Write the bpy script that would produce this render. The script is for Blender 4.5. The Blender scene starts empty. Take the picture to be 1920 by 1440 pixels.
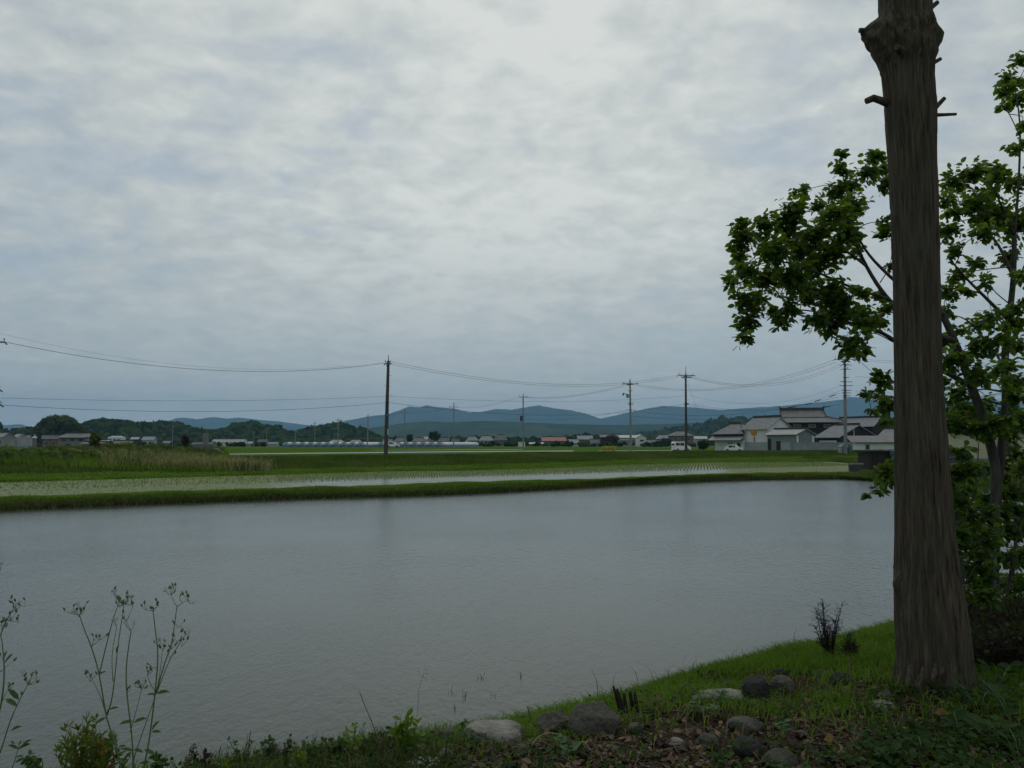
import bpy, math, random
import numpy as np
from mathutils import Vector, Matrix

random.seed(7)
rng = np.random.default_rng(7)
C = bpy.context.scene.collection
sc = bpy.context.scene

# ------------------------------------------------------------------ camera
F = 1500.0                       # focal length in pixels of the 1920 px wide photograph
HOR = 832.0                      # row of the horizon
CAMZ = 2.0                       # eye height above the water of the near paddy
TH = math.atan((HOR - 720.0) / F)
cam = bpy.data.cameras.new("camera"); cam.sensor_width = 36.0
cam.lens = F / 1920.0 * 36.0; cam.clip_start = 0.05; cam.clip_end = 30000
camo = bpy.data.objects.new("camera", cam); C.objects.link(camo)
camo.location = (0, 0, CAMZ); camo.rotation_euler = (math.pi / 2 + TH, 0, 0)
sc.camera = camo

# ------------------------------------------------------------------ sky
W = bpy.data.worlds.new("World"); sc.world = W; W.use_nodes = True
nt = W.node_tree; nt.nodes.clear()
def N(t, tree, **kw):
    n = tree.nodes.new(t)
    for k, v in kw.items(): setattr(n, k, v)
    return n
def math_n(tree, op, a, b=None, c=None, clamp=False):
    n = N("ShaderNodeMath", tree, operation=op, use_clamp=clamp)
    for i, s in enumerate((a, b, c)):
        if s is None: continue
        if isinstance(s, (int, float)): n.inputs[i].default_value = s
        else: tree.links.new(s, n.inputs[i])
    return n.outputs[0]
def ramp_n(tree, fac, stops, interp='LINEAR'):
    n = N("ShaderNodeValToRGB", tree); tree.links.new(fac, n.inputs[0])
    r = n.color_ramp; r.interpolation = interp
    while len(r.elements) < len(stops): r.elements.new(0.5)
    for e, (p, c) in zip(r.elements, stops):
        e.position = p; e.color = (c, c, c, 1) if isinstance(c, (int, float)) else (*c, 1)
    return n.outputs[0]
def mixc(tree, fac, a, b, mode='MIX'):
    n = N("ShaderNodeMix", tree, data_type='RGBA', blend_type=mode)
    for i, s in ((0, fac), (6, a), (7, b)):
        if isinstance(s, (int, float)): n.inputs[i].default_value = s
        elif isinstance(s, tuple): n.inputs[i].default_value = (*s, 1)
        else: tree.links.new(s, n.inputs[i])
    return n.outputs[2]
SUN_EL, SUN_AZ = math.radians(58), math.radians(6)
tc = N("ShaderNodeTexCoord", nt); sep = N("ShaderNodeSeparateXYZ", nt); nt.links.new(tc.outputs['Generated'], sep.inputs[0])
zc = math_n(nt, 'ADD', math_n(nt, 'MAXIMUM', sep.outputs[2], 0.0), 0.26)
cmb = N("ShaderNodeCombineXYZ", nt)
nt.links.new(math_n(nt, 'DIVIDE', sep.outputs[0], zc), cmb.inputs[0]); nt.links.new(math_n(nt, 'DIVIDE', sep.outputs[1], zc), cmb.inputs[1])
def wnoise(scale, detail, rough, dist=0.0, off=(0, 0, 0), sc_=(1, 1, 1)):
    m = N("ShaderNodeMapping", nt); nt.links.new(cmb.outputs[0], m.inputs[0])
    m.inputs['Location'].default_value = off; m.inputs['Scale'].default_value = sc_
    n = N("ShaderNodeTexNoise", nt); nt.links.new(m.outputs[0], n.inputs['Vector'])
    n.inputs['Scale'].default_value = scale; n.inputs['Detail'].default_value = detail
    n.inputs['Roughness'].default_value = rough; n.inputs['Distortion'].default_value = dist
    return n.outputs[0]
n1 = wnoise(1.15, 6, 0.5, 0.3, (3.1, 1.7, 0), (0.85, 1.0, 1))
n2 = wnoise(6.5, 6, 0.56, 0.4, (7.7, 0.4, 0), (0.9, 1.0, 1))
n3 = wnoise(15.0, 4, 0.55, 0.3, (1.2, 9.4, 0), (0.9, 1.0, 1))
gd = Vector((math.sin(math.radians(-1)) * math.cos(math.radians(28)), math.cos(math.radians(-1)) * math.cos(math.radians(28)), math.sin(math.radians(28))))
dp = N("ShaderNodeVectorMath", nt, operation='DOT_PRODUCT'); nt.links.new(tc.outputs['Generated'], dp.inputs[0]); dp.inputs[1].default_value = gd
glow = ramp_n(nt, dp.outputs['Value'], [(0.66, 0.0), (0.88, 0.33), (0.965, 0.50), (1.0, 0.54)], 'EASE')
f = math_n(nt, 'ADD', math_n(nt, 'MULTIPLY', math_n(nt, 'SUBTRACT', n1, 0.5), 0.95), glow)
f = math_n(nt, 'ADD', f, math_n(nt, 'MULTIPLY', math_n(nt, 'SUBTRACT', n2, 0.5), 0.82))
f = math_n(nt, 'ADD', f, math_n(nt, 'MULTIPLY', math_n(nt, 'SUBTRACT', n3, 0.5), 0.75))
f = math_n(nt, 'ADD', f, 0.30, clamp=True)
cloud = ramp_n(nt, f, [(0.0, (3.0, 3.7, 4.25)), (0.35, (4.5, 5.0, 5.05)), (0.7, (6.0, 6.35, 6.1)), (1.0, (7.5, 7.75, 7.3))])
lowf = ramp_n(nt, sep.outputs[2], [(0.0, 0.66), (0.10, 0.52), (0.30, 0.0)], 'EASE')
cloud = mixc(nt, lowf, cloud, (3.65, 4.3, 4.55))
sky = N("ShaderNodeTexSky", nt, sky_type='NISHITA', sun_disc=False, sun_elevation=SUN_EL, sun_rotation=SUN_AZ)
gap = ramp_n(nt, math_n(nt, 'ADD', n1, math_n(nt, 'MULTIPLY', math_n(nt, 'SUBTRACT', n2, 0.5), 0.7)), [(0.28, 0.30), (0.46, 0.06)])
colr = mixc(nt, gap, cloud, sky.outputs[0])
bg = N("ShaderNodeBackground", nt); bg.inputs['Strength'].default_value = 0.10
nt.links.new(colr, bg.inputs[0]); wo = N("ShaderNodeOutputWorld", nt); nt.links.new(bg.outputs[0], wo.inputs[0])

sun = bpy.data.lights.new("sun", 'SUN'); sun.energy = 0.55; sun.angle = math.radians(50); sun.color = (1, 0.97, 0.92)
suno = bpy.data.objects.new("sun", sun); C.objects.link(suno)
suno.rotation_euler = (math.pi / 2 - SUN_EL, 0, math.pi - SUN_AZ)
suno.location = (0, 0, 30)
sc.view_settings.view_transform = 'Standard'; sc.view_settings.look = 'None'
sc.view_settings.exposure = 0; sc.view_settings.gamma = 1; sc.view_settings.use_curve_mapping = False
sc.cycles.max_bounces = 6; sc.cycles.diffuse_bounces = 3; sc.cycles.transparent_max_bounces = 6
sc.cycles.volume_bounces = 1

# ------------------------------------------------------------------ pixel <-> world
_r = Vector((1, 0, 0)); _u = Vector((0, -math.sin(TH), math.cos(TH))); _f = Vector((0, math.cos(TH), math.sin(TH)))
def ray(u, v): return _r * ((u - 960) / F) + _u * (-(v - 720) / F) + _f
def at(u, v, y):
    d = ray(u, v); return Vector((0, 0, CAMZ)) + d * (y / d.y)
def gp(u, v, z):
    d = ray(u, v); return Vector((0, 0, CAMZ)) + d * ((z - CAMZ) / d.z)
def sstep(a, b, x):
    t = np.clip((np.asarray(x, float) - a) / (b - a), 0, 1); return t * t * (3 - 2 * t)
def vnoise(x, y, seed=0):
    x = np.asarray(x, float); y = np.asarray(y, float)
    xi = np.floor(x).astype(np.int64); yi = np.floor(y).astype(np.int64); fx = x - xi; fy = y - yi
    def h(a, b):
        n = (a * 374761393 + b * 668265263 + seed * 974711) & 0x7fffffff
        n = ((n ^ (n >> 13)) * 1274126177) & 0x7fffffff
        return ((n ^ (n >> 16)) & 0xffff) / 65535.0
    sx = fx * fx * (3 - 2 * fx); sy = fy * fy * (3 - 2 * fy)
    return (h(xi, yi) * (1 - sx) + h(xi + 1, yi) * sx) * (1 - sy) + (h(xi, yi + 1) * (1 - sx) + h(xi + 1, yi + 1) * sx) * sy
def fbm(x, y, seed=0, o=4):
    s = 0; a = 0.5
    for i in range(o):
        s = s + a * (vnoise(x, y, seed + i) - 0.5); x = x * 2.03; y = y * 2.03; a *= 0.5
    return s

# ------------------------------------------------------------------ materials
def mat(name, c1, c2=None, c3=None, scale=4.0, rough=0.8, bump=0.0, bscale=None, stretch=(1, 1, 1), island=0.0,
        transl=0.0, spec=0.3, detail=4.0, lo=0.35, hi=0.65, objrand=0.0, rlo=None):
    m = bpy.data.materials.new(name); m.use_nodes = True; t = m.node_tree
    p = t.nodes['Principled BSDF']; out = t.nodes['Material Output']
    p.inputs['Roughness'].default_value = rough; p.inputs['Specular IOR Level'].default_value = spec
    tcn = N("ShaderNodeTexCoord", t); mp = N("ShaderNodeMapping", t); mp.inputs['Scale'].default_value = stretch
    t.links.new(tcn.outputs['Object'], mp.inputs[0])
    col = None
    if c2 is not None:
        nz = N("ShaderNodeTexNoise", t); nz.inputs['Scale'].default_value = scale; nz.inputs['Detail'].default_value = detail
        nz.inputs['Roughness'].default_value = 0.6; t.links.new(mp.outputs[0], nz.inputs['Vector'])
        stops = [(lo, c1), (hi, c2)] if c3 is None else [(lo, c1), ((lo + hi) / 2, c2), (hi, c3)]
        fac = nz.outputs[0]
        if island:
            g = N("ShaderNodeNewGeometry", t)
            fac = math_n(t, 'ADD', fac, math_n(t, 'MULTIPLY', math_n(t, 'SUBTRACT', g.outputs['Random Per Island'], 0.5), island))
        if objrand:
            oi = N("ShaderNodeObjectInfo", t)
            fac = math_n(t, 'ADD', fac, math_n(t, 'MULTIPLY', math_n(t, 'SUBTRACT', oi.outputs['Random'], 0.5), objrand))
        col = ramp_n(t, fac, stops); t.links.new(col, p.inputs['Base Color'])
    else:
        p.inputs['Base Color'].default_value = (*c1, 1)
    if bump:
        nb = N("ShaderNodeTexNoise", t); nb.inputs['Scale'].default_value = bscale or scale * 4; nb.inputs['Detail'].default_value = 5
        t.links.new(mp.outputs[0], nb.inputs['Vector'])
        b = N("ShaderNodeBump", t); b.inputs['Strength'].default_value = bump; b.inputs['Distance'].default_value = 0.03
        t.links.new(nb.outputs[0], b.inputs['Height']); t.links.new(b.outputs[0], p.inputs['Normal'])
    if transl:
        tr = N("ShaderNodeBsdfTranslucent", t)
        if col is not None:
            hs = mixc(t, 0.6, col, (0.20, 0.30, 0.015)); t.links.new(hs, tr.inputs[0])
        else: tr.inputs[0].default_value = (*c1, 1)
        mx = N("ShaderNodeMixShader", t); mx.inputs[0].default_value = transl
        t.links.new(p.outputs[0], mx.inputs[1]); t.links.new(tr.outputs[0], mx.inputs[2]); t.links.new(mx.outputs[0], out.inputs[0])
    return m
M = {}
M['grass'] = mat('grass_blades', (0.058, 0.138, 0.016), (0.10, 0.205, 0.023), (0.165, 0.255, 0.042), scale=0.3, lo=0.40, hi=0.60, island=0.3, transl=0.45, rough=0.7, spec=0.05)
M['grass_bank'] = mat('bank_grass_blades', (0.044, 0.085, 0.014), (0.075, 0.125, 0.020), (0.115, 0.135, 0.036), scale=0.16, lo=0.40, hi=0.60, island=0.25, transl=0.2, rough=0.7, spec=0.05)
M['bund'] = mat('bund_turf', (0.035, 0.028, 0.014), (0.032, 0.055, 0.010), (0.05, 0.09, 0.012), scale=1.3, bump=0.6, bscale=9, spec=0.0)
M['bankturf'] = mat('bank_turf', (0.026, 0.040, 0.010), (0.032, 0.056, 0.010), (0.045, 0.062, 0.014), scale=0.5, bump=0.6, bscale=6, spec=0.0)
M['field'] = mat('field_grass', (0.048, 0.095, 0.014), (0.07, 0.125, 0.018), (0.10, 0.145, 0.034), scale=0.02, stretch=(0.35, 1.0, 1), spec=0.0)
M['soil'] = mat('bank_soil', (0.022, 0.014, 0.008), (0.048, 0.032, 0.019), (0.04, 0.05, 0.014), scale=2.2, bump=1.0, bscale=28, rough=0.95, spec=0.05)
M['mountain'] = mat('mountain_forest', (0.018, 0.034, 0.014), (0.035, 0.058, 0.022), (0.055, 0.08, 0.03), scale=0.006, bump=0.6, bscale=0.05, spec=0.0)
M['wood'] = mat('woodland_leaves', (0.012, 0.028, 0.010), (0.024, 0.046, 0.014), (0.042, 0.066, 0.020), scale=0.03, island=0.7, spec=0.0)
M['bamboo'] = mat('bamboo_leaves', (0.036, 0.052, 0.014), (0.05, 0.066, 0.020), (0.07, 0.085, 0.028), scale=0.05, island=0.6, spec=0.0)
M['yellowgreen'] = mat('yellow_green_leaves', (0.05, 0.07, 0.010), (0.08, 0.095, 0.012), scale=0.9, island=0.5, transl=0.2)
M['redbrown'] = mat('red_brown_leaves', (0.030, 0.018, 0.010), (0.055, 0.03, 0.016), scale=0.9, island=0.5)
M['pale_grass'] = mat('pale_seed_grass', (0.10, 0.125, 0.035), (0.27, 0.26, 0.085), (0.40, 0.36, 0.14), scale=0.4, island=0.8)
M['deadweed'] = mat('dead_weeds', (0.07, 0.056, 0.030), (0.13, 0.11, 0.058), scale=0.6, island=0.8)
M['plaster'] = mat('white_plaster', (0.58, 0.58, 0.57), (0.68, 0.68, 0.66), scale=0.5, rough=0.85)
M['greyplaster'] = mat('grey_plaster', (0.28, 0.31, 0.33), (0.34, 0.36, 0.38), scale=0.5)
M['greensheet'] = mat('grey_green_sheet', (0.16, 0.20, 0.19), (0.20, 0.245, 0.23), scale=0.4, rough=0.6)
M['darkwood'] = mat('dark_timber', (0.014, 0.012, 0.011), (0.032, 0.026, 0.022), scale=1.5, stretch=(4, 4, 0.6))
M['brownwall'] = mat('brown_wall', (0.13, 0.095, 0.075), (0.17, 0.125, 0.10), scale=1)
M['beige'] = mat('beige_render', (0.42, 0.40, 0.27), (0.48, 0.455, 0.32), scale=0.6)
M['tile'] = mat('grey_roof_tile', (0.20, 0.205, 0.205), (0.28, 0.285, 0.28), scale=1.2, rough=0.5, spec=0.3, bump=0.2, bscale=20)
M['tile_dark'] = mat('old_roof_tile', (0.105, 0.104, 0.10), (0.155, 0.153, 0.145), scale=0.7, rough=0.6, bump=0.3, bscale=12)
M['ridge'] = mat('ridge_tile', (0.03, 0.03, 0.032), (0.055, 0.055, 0.056), scale=2, rough=0.6)
M['redroof'] = mat('red_roof', (0.30, 0.14, 0.11), (0.36, 0.18, 0.14), scale=1)
M['metalroof'] = mat('pale_metal_roof', (0.40, 0.40, 0.395), (0.50, 0.50, 0.49), scale=0.5, rough=0.5)
M['oldplaster'] = mat('aged_plaster', (0.24, 0.235, 0.225), (0.34, 0.335, 0.32), scale=0.25, rough=0.9)
M['brush'] = mat('dark_brushwood', (0.016, 0.011, 0.007), (0.04, 0.026, 0.016), scale=0.9, island=0.8)
M['glass'] = mat('window_glass', (0.02, 0.024, 0.028), rough=0.12, spec=0.6)
M['alu'] = mat('window_frame_metal', (0.30, 0.30, 0.29), rough=0.5)
M['concrete'] = mat('pole_concrete', (0.20, 0.20, 0.195), (0.28, 0.28, 0.27), scale=0.8, stretch=(1, 1, 0.4), rough=0.85)
M['concrete_dark'] = mat('weathered_pole', (0.055, 0.05, 0.045), (0.10, 0.092, 0.085), scale=0.8, stretch=(2, 2, 0.4), rough=0.9)
M['blockwall'] = mat('concrete_block', (0.20, 0.215, 0.22), (0.27, 0.285, 0.285), scale=0.9, rough=0.9)
M['steel'] = mat('galvanised_steel', (0.16, 0.16, 0.165), (0.22, 0.22, 0.225), scale=3, rough=0.5)
M['darkmetal'] = mat('dark_metal', (0.025, 0.025, 0.027), rough=0.5)
M['wire'] = mat('cable_black', (0.035, 0.037, 0.040), rough=0.5)
M['ceramic'] = mat('insulator_ceramic', (0.55, 0.55, 0.54), rough=0.3)
M['vinyl'] = mat('greenhouse_vinyl', (0.42, 0.46, 0.50), (0.55, 0.59, 0.62), scale=0.3, rough=0.35)
M['bluevinyl'] = mat('blue_skirt_vinyl', (0.10, 0.18, 0.26), (0.14, 0.22, 0.30), scale=0.3, rough=0.5)
M['carwhite'] = mat('white_car_paint', (0.78, 0.78, 0.78), rough=0.25, spec=0.5)
M['rubber'] = mat('tyre_rubber', (0.02, 0.02, 0.02), rough=0.9)
M['orange'] = mat('orange_paint', (0.42, 0.20, 0.03), (0.46, 0.23, 0.04), scale=2, rough=0.5)
M['redpaint'] = mat('red_paint', (0.32, 0.035, 0.02), rough=0.5)
M['yellow'] = mat('yellow_petals', (0.45, 0.36, 0.02), (0.30, 0.30, 0.03), scale=1, island=0.4)
M['granite'] = mat('grave_granite', (0.13, 0.135, 0.13), (0.19, 0.195, 0.185), scale=3, rough=0.6)
M['granite_dark'] = mat('dark_granite', (0.03, 0.032, 0.034), (0.05, 0.052, 0.052), scale=3, rough=0.5)
M['tarp'] = mat('blue_tarpaulin', (0.018, 0.045, 0.10), (0.026, 0.06, 0.13), scale=2, rough=0.5)
M['teal'] = mat('teal_cover', (0.06, 0.13, 0.15), (0.09, 0.17, 0.18), scale=2, rough=0.5)
M['asphalt'] = mat('worn_asphalt', (0.16, 0.16, 0.155), (0.21, 0.21, 0.20), scale=0.6, rough=0.9)
M['leaf'] = mat('tree_leaf', (0.034, 0.085, 0.010), (0.080, 0.175, 0.018), (0.15, 0.25, 0.028), scale=1.2, island=0.7, objrand=0.7, transl=0.5, rough=0.45, spec=0.35)
M['leaf_young'] = mat('young_leaf', (0.09, 0.17, 0.012), (0.16, 0.25, 0.018), scale=2, island=0.5, objrand=0.5, transl=0.45, rough=0.45, spec=0.4)
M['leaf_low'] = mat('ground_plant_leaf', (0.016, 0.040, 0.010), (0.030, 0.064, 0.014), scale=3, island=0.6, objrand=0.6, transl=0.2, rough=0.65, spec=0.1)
M['leaf_low2'] = mat('dark_shrub_leaf', (0.024, 0.062, 0.010), (0.055, 0.12, 0.015), (0.095, 0.175, 0.022), scale=1.5, island=0.7, objrand=0.7, transl=0.4, rough=0.5, spec=0.25)  # darker green leaf of the understorey shrubs
M['bark_smooth'] = mat('smooth_bark', (0.026, 0.025, 0.020), (0.052, 0.049, 0.040), (0.085, 0.082, 0.066), scale=9, stretch=(1, 1, 0.35), detail=8, bump=0.3, bscale=30)
M['litter'] = mat('dead_leaves', (0.022, 0.012, 0.007), (0.055, 0.030, 0.015), (0.15, 0.095, 0.05), scale=6, island=0.75, rough=0.7)
M['twig'] = mat('dry_twigs', (0.05, 0.036, 0.024), (0.13, 0.10, 0.07), scale=3, island=0.9)
M['stone'] = mat('bank_stone', (0.030, 0.033, 0.018), (0.085, 0.078, 0.060), (0.15, 0.138, 0.11), scale=6, detail=9, bump=1.0, bscale=40, rough=0.9, lo=0.3, hi=0.7)
M['stone_pale'] = mat('pale_stone', (0.13, 0.125, 0.10), (0.22, 0.21, 0.175), (0.30, 0.285, 0.24), scale=7, detail=9, bump=1.0, bscale=44, rough=0.9)
M['stone_dark'] = mat('dark_stone', (0.018, 0.019, 0.017), (0.04, 0.041, 0.036), scale=7, detail=9, bump=1.0, bscale=40, rough=0.9)
M['stem'] = mat('weed_stem', (0.085, 0.13, 0.045), (0.12, 0.17, 0.065), scale=8, rough=0.6)
M['weedleaf'] = mat('weed_leaf', (0.035, 0.08, 0.022), (0.06, 0.12, 0.035), scale=8, island=0.4, objrand=0.4, transl=0.15, rough=0.6)
M['bud'] = mat('weed_bud', (0.08, 0.11, 0.04), (0.14, 0.17, 0.07), scale=30, rough=0.7)
M['fluff'] = mat('seed_fluff', (0.30, 0.31, 0.28), (0.45, 0.46, 0.42), scale=40, rough=0.9)
M['shrubmix'] = mat('red_tinged_shrub', (0.06, 0.12, 0.014), (0.11, 0.155, 0.018), (0.20, 0.09, 0.022), scale=3.0, island=0.5, transl=0.25, rough=0.6, hi=0.72)
M['black'] = mat('charred_stem', (0.010, 0.009, 0.008), (0.026, 0.021, 0.017), scale=14, rough=0.9)
M['yellowleaf'] = mat('yellow_dead_leaf', (0.20, 0.11, 0.02), (0.26, 0.15, 0.03), scale=10, rough=0.6)
M['straw'] = mat('dry_straw', (0.19, 0.15, 0.085), (0.27, 0.22, 0.13), scale=10, rough=0.7)
M['seedling'] = mat('rice_seedling', (0.10, 0.16, 0.03), (0.15, 0.20, 0.055), scale=0.2, island=0.5, transl=0.3, rough=0.6)

def bark_material():
    m = bpy.data.materials.new('cedar_bark'); m.use_nodes = True; t = m.node_tree; p = t.nodes['Principled BSDF']
    tcn = N("ShaderNodeTexCoord", t)
    def nz(scale, st, det=6):
        mp = N("ShaderNodeMapping", t); mp.inputs['Scale'].default_value = st; t.links.new(tcn.outputs['Object'], mp.inputs[0])
        n = N("ShaderNodeTexNoise", t); n.inputs['Scale'].default_value = scale; n.inputs['Detail'].default_value = det
        n.inputs['Roughness'].default_value = 0.65; t.links.new(mp.outputs[0], n.inputs['Vector']); return n.outputs[0]
    a = nz(36, (1, 1, 0.07)); b = nz(90, (1, 1, 0.05)); c = nz(4, (1, 1, 0.5), 5)
    s = math_n(t, 'ADD', math_n(t, 'MULTIPLY', a, 0.5), math_n(t, 'MULTIPLY', b, 0.5))
    col = ramp_n(t, s, [(0.37, (0.016, 0.0115, 0.008)), (0.5, (0.068, 0.054, 0.038)), (0.65, (0.135, 0.112, 0.082))])
    col = mixc(t, ramp_n(t, c, [(0.45, 0.0), (0.7, 0.55)]), col, (0.075, 0.08, 0.058))
    t.links.new(col, p.inputs['Base Color']); p.inputs['Roughness'].default_value = 0.9; p.inputs['Specular IOR Level'].default_value = 0.2
    bp = N("ShaderNodeBump", t); bp.inputs['Strength'].default_value = 0.9; bp.inputs['Distance'].default_value = 0.02
    t.links.new(s, bp.inputs['Height']); t.links.new(bp.outputs[0], p.inputs['Normal'])
    return m
M['bark'] = bark_material()

def water_material(name, base, rough, amp, sc1, sc2):
    m = bpy.data.materials.new(name); m.use_nodes = True; t = m.node_tree; p = t.nodes['Principled BSDF']
    tcn = N("ShaderNodeTexCoord", t)
    def nz(scale, st, det=3, rot=0.6, off=0):
        mp = N("ShaderNodeMapping", t); mp.inputs['Scale'].default_value = st; mp.inputs['Rotation'].default_value = (0, 0, rot)
        mp.inputs['Location'].default_value = (off, off, 0)
        t.links.new(tcn.outputs['Object'], mp.inputs[0])
        n = N("ShaderNodeTexNoise", t); n.inputs['Scale'].default_value = scale; n.inputs['Detail'].default_value = det
        n.inputs['Roughness'].default_value = 0.55; t.links.new(mp.outputs[0], n.inputs['Vector']); return n.outputs[0]
    h = math_n(t, 'ADD', math_n(t, 'MULTIPLY', nz(sc1, (1, 0.45, 1), 3, -0.35), 0.7), math_n(t, 'MULTIPLY', nz(sc2, (1, 0.6, 1), 2, 0.5), 0.3))
    patch = ramp_n(t, nz(0.22, (1, 1, 1), 3, 0.2, 4), [(0.35, 0.5), (0.65, 1.0)])
    bp = N("ShaderNodeBump", t); bp.inputs['Distance'].default_value = amp
    t.links.new(math_n(t, 'MULTIPLY', patch, 0.9), bp.inputs['Strength'])
    t.links.new(h, bp.inputs['Height']); t.links.new(bp.outputs[0], p.inputs['Normal'])
    col = ramp_n(t, nz(0.35, (1, 1, 1), 4, 0.9, 9), [(0.3, tuple(c * 0.85 for c in base)), (0.7, tuple(c * 1.12 for c in base))])
    t.links.new(col, p.inputs['Base Color'])
    p.inputs['Roughness'].default_value = rough; p.inputs['IOR'].default_value = 1.33
    return m
M['water'] = water_material('muddy_water', (0.044, 0.055, 0.040), 0.14, 0.022, 9.0, 24.0)
M['water2'] = water_material('shallow_paddy_water', (0.10, 0.11, 0.05), 0.22, 0.006, 5.0, 13.0)
def algae_water():
    m = M['water2'].copy(); m.name = 'algae_paddy_water'; t = m.node_tree; p = t.nodes['Principled BSDF']; out = t.nodes['Material Output']
    tcn = N("ShaderNodeTexCoord", t); n = N("ShaderNodeTexNoise", t); n.inputs['Scale'].default_value = 3.2; n.inputs['Detail'].default_value = 9; n.inputs['Roughness'].default_value = 0.72
    mp = N("ShaderNodeMapping", t); mp.inputs['Rotation'].default_value = (0, 0, -0.64); mp.inputs['Scale'].default_value = (0.25, 1, 1); t.links.new(tcn.outputs['Object'], mp.inputs[0]); t.links.new(mp.outputs[0], n.inputs['Vector'])
    d = N("ShaderNodeBsdfDiffuse", t); t.links.new(ramp_n(t, n.outputs[0], [(0.4, (0.16, 0.19, 0.095)), (0.65, (0.25, 0.27, 0.15))]), d.inputs[0])
    at_ = N("ShaderNodeAttribute", t); at_.attribute_name = 'algae'
    fac = ramp_n(t, math_n(t, 'ADD', n.outputs[0], math_n(t, 'MULTIPLY', math_n(t, 'SUBTRACT', at_.outputs['Fac'], 0.5), 0.7)), [(0.42, 0.0), (0.62, 0.92)])
    mx = N("ShaderNodeMixShader", t); t.links.new(fac, mx.inputs[0]); t.links.new(p.outputs[0], mx.inputs[1]); t.links.new(d.outputs[0], mx.inputs[2]); t.links.new(mx.outputs[0], out.inputs[0]); return m
M['algae'] = algae_water()

# ------------------------------------------------------------------ mesh helpers
def tag(o, label=None, cat=None, group=None, kind=None):
    if label: o['label'] = label
    if cat: o['category'] = cat
    if group: o['group'] = group
    if kind: o['kind'] = kind
    return o
def empty(name, loc, label, cat, group=None, rz=0.0):
    o = bpy.data.objects.new(name, None); C.objects.link(o); o.location = loc; o.rotation_euler = (0, 0, rz)
    o.empty_display_size = 0.2
    return tag(o, label, cat, group)
def link_mesh(name, me, parent=None, kind=None, label=None):
    o = bpy.data.objects.new(name, me); C.objects.link(o)
    if parent is not None: o.parent = parent
    if kind: o['kind'] = kind
    if label: o['label'] = label
    return o
def mesh_np(name, V, faces, material, parent=None, smooth=False, kind=None, label=None):
    """V (n,3); faces: array (m,k) or list of such arrays"""
    me = bpy.data.meshes.new(name)
    if not isinstance(faces, list): faces = [faces]
    faces = [np.asarray(f, dtype=np.int32) for f in faces if len(f)]
    V = np.asarray(V, dtype=np.float32)
    me.vertices.add(len(V)); me.vertices.foreach_set("co", V.ravel())
    loops = np.concatenate([f.ravel() for f in faces]); tot = np.concatenate([np.full(len(f), f.shape[1], np.int32) for f in faces])
    start = np.concatenate([[0], np.cumsum(tot)[:-1]]).astype(np.int32)
    me.loops.add(len(loops)); me.loops.foreach_set("vertex_index", loops)
    me.polygons.add(len(tot)); me.polygons.foreach_set("loop_start", start); me.polygons.foreach_set("loop_total", tot)
    me.update(calc_edges=True)
    if smooth: me.polygons.foreach_set("use_smooth", np.ones(len(tot), bool))
    me.materials.append(material)
    return link_mesh(name, me, parent, kind, label)
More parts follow.
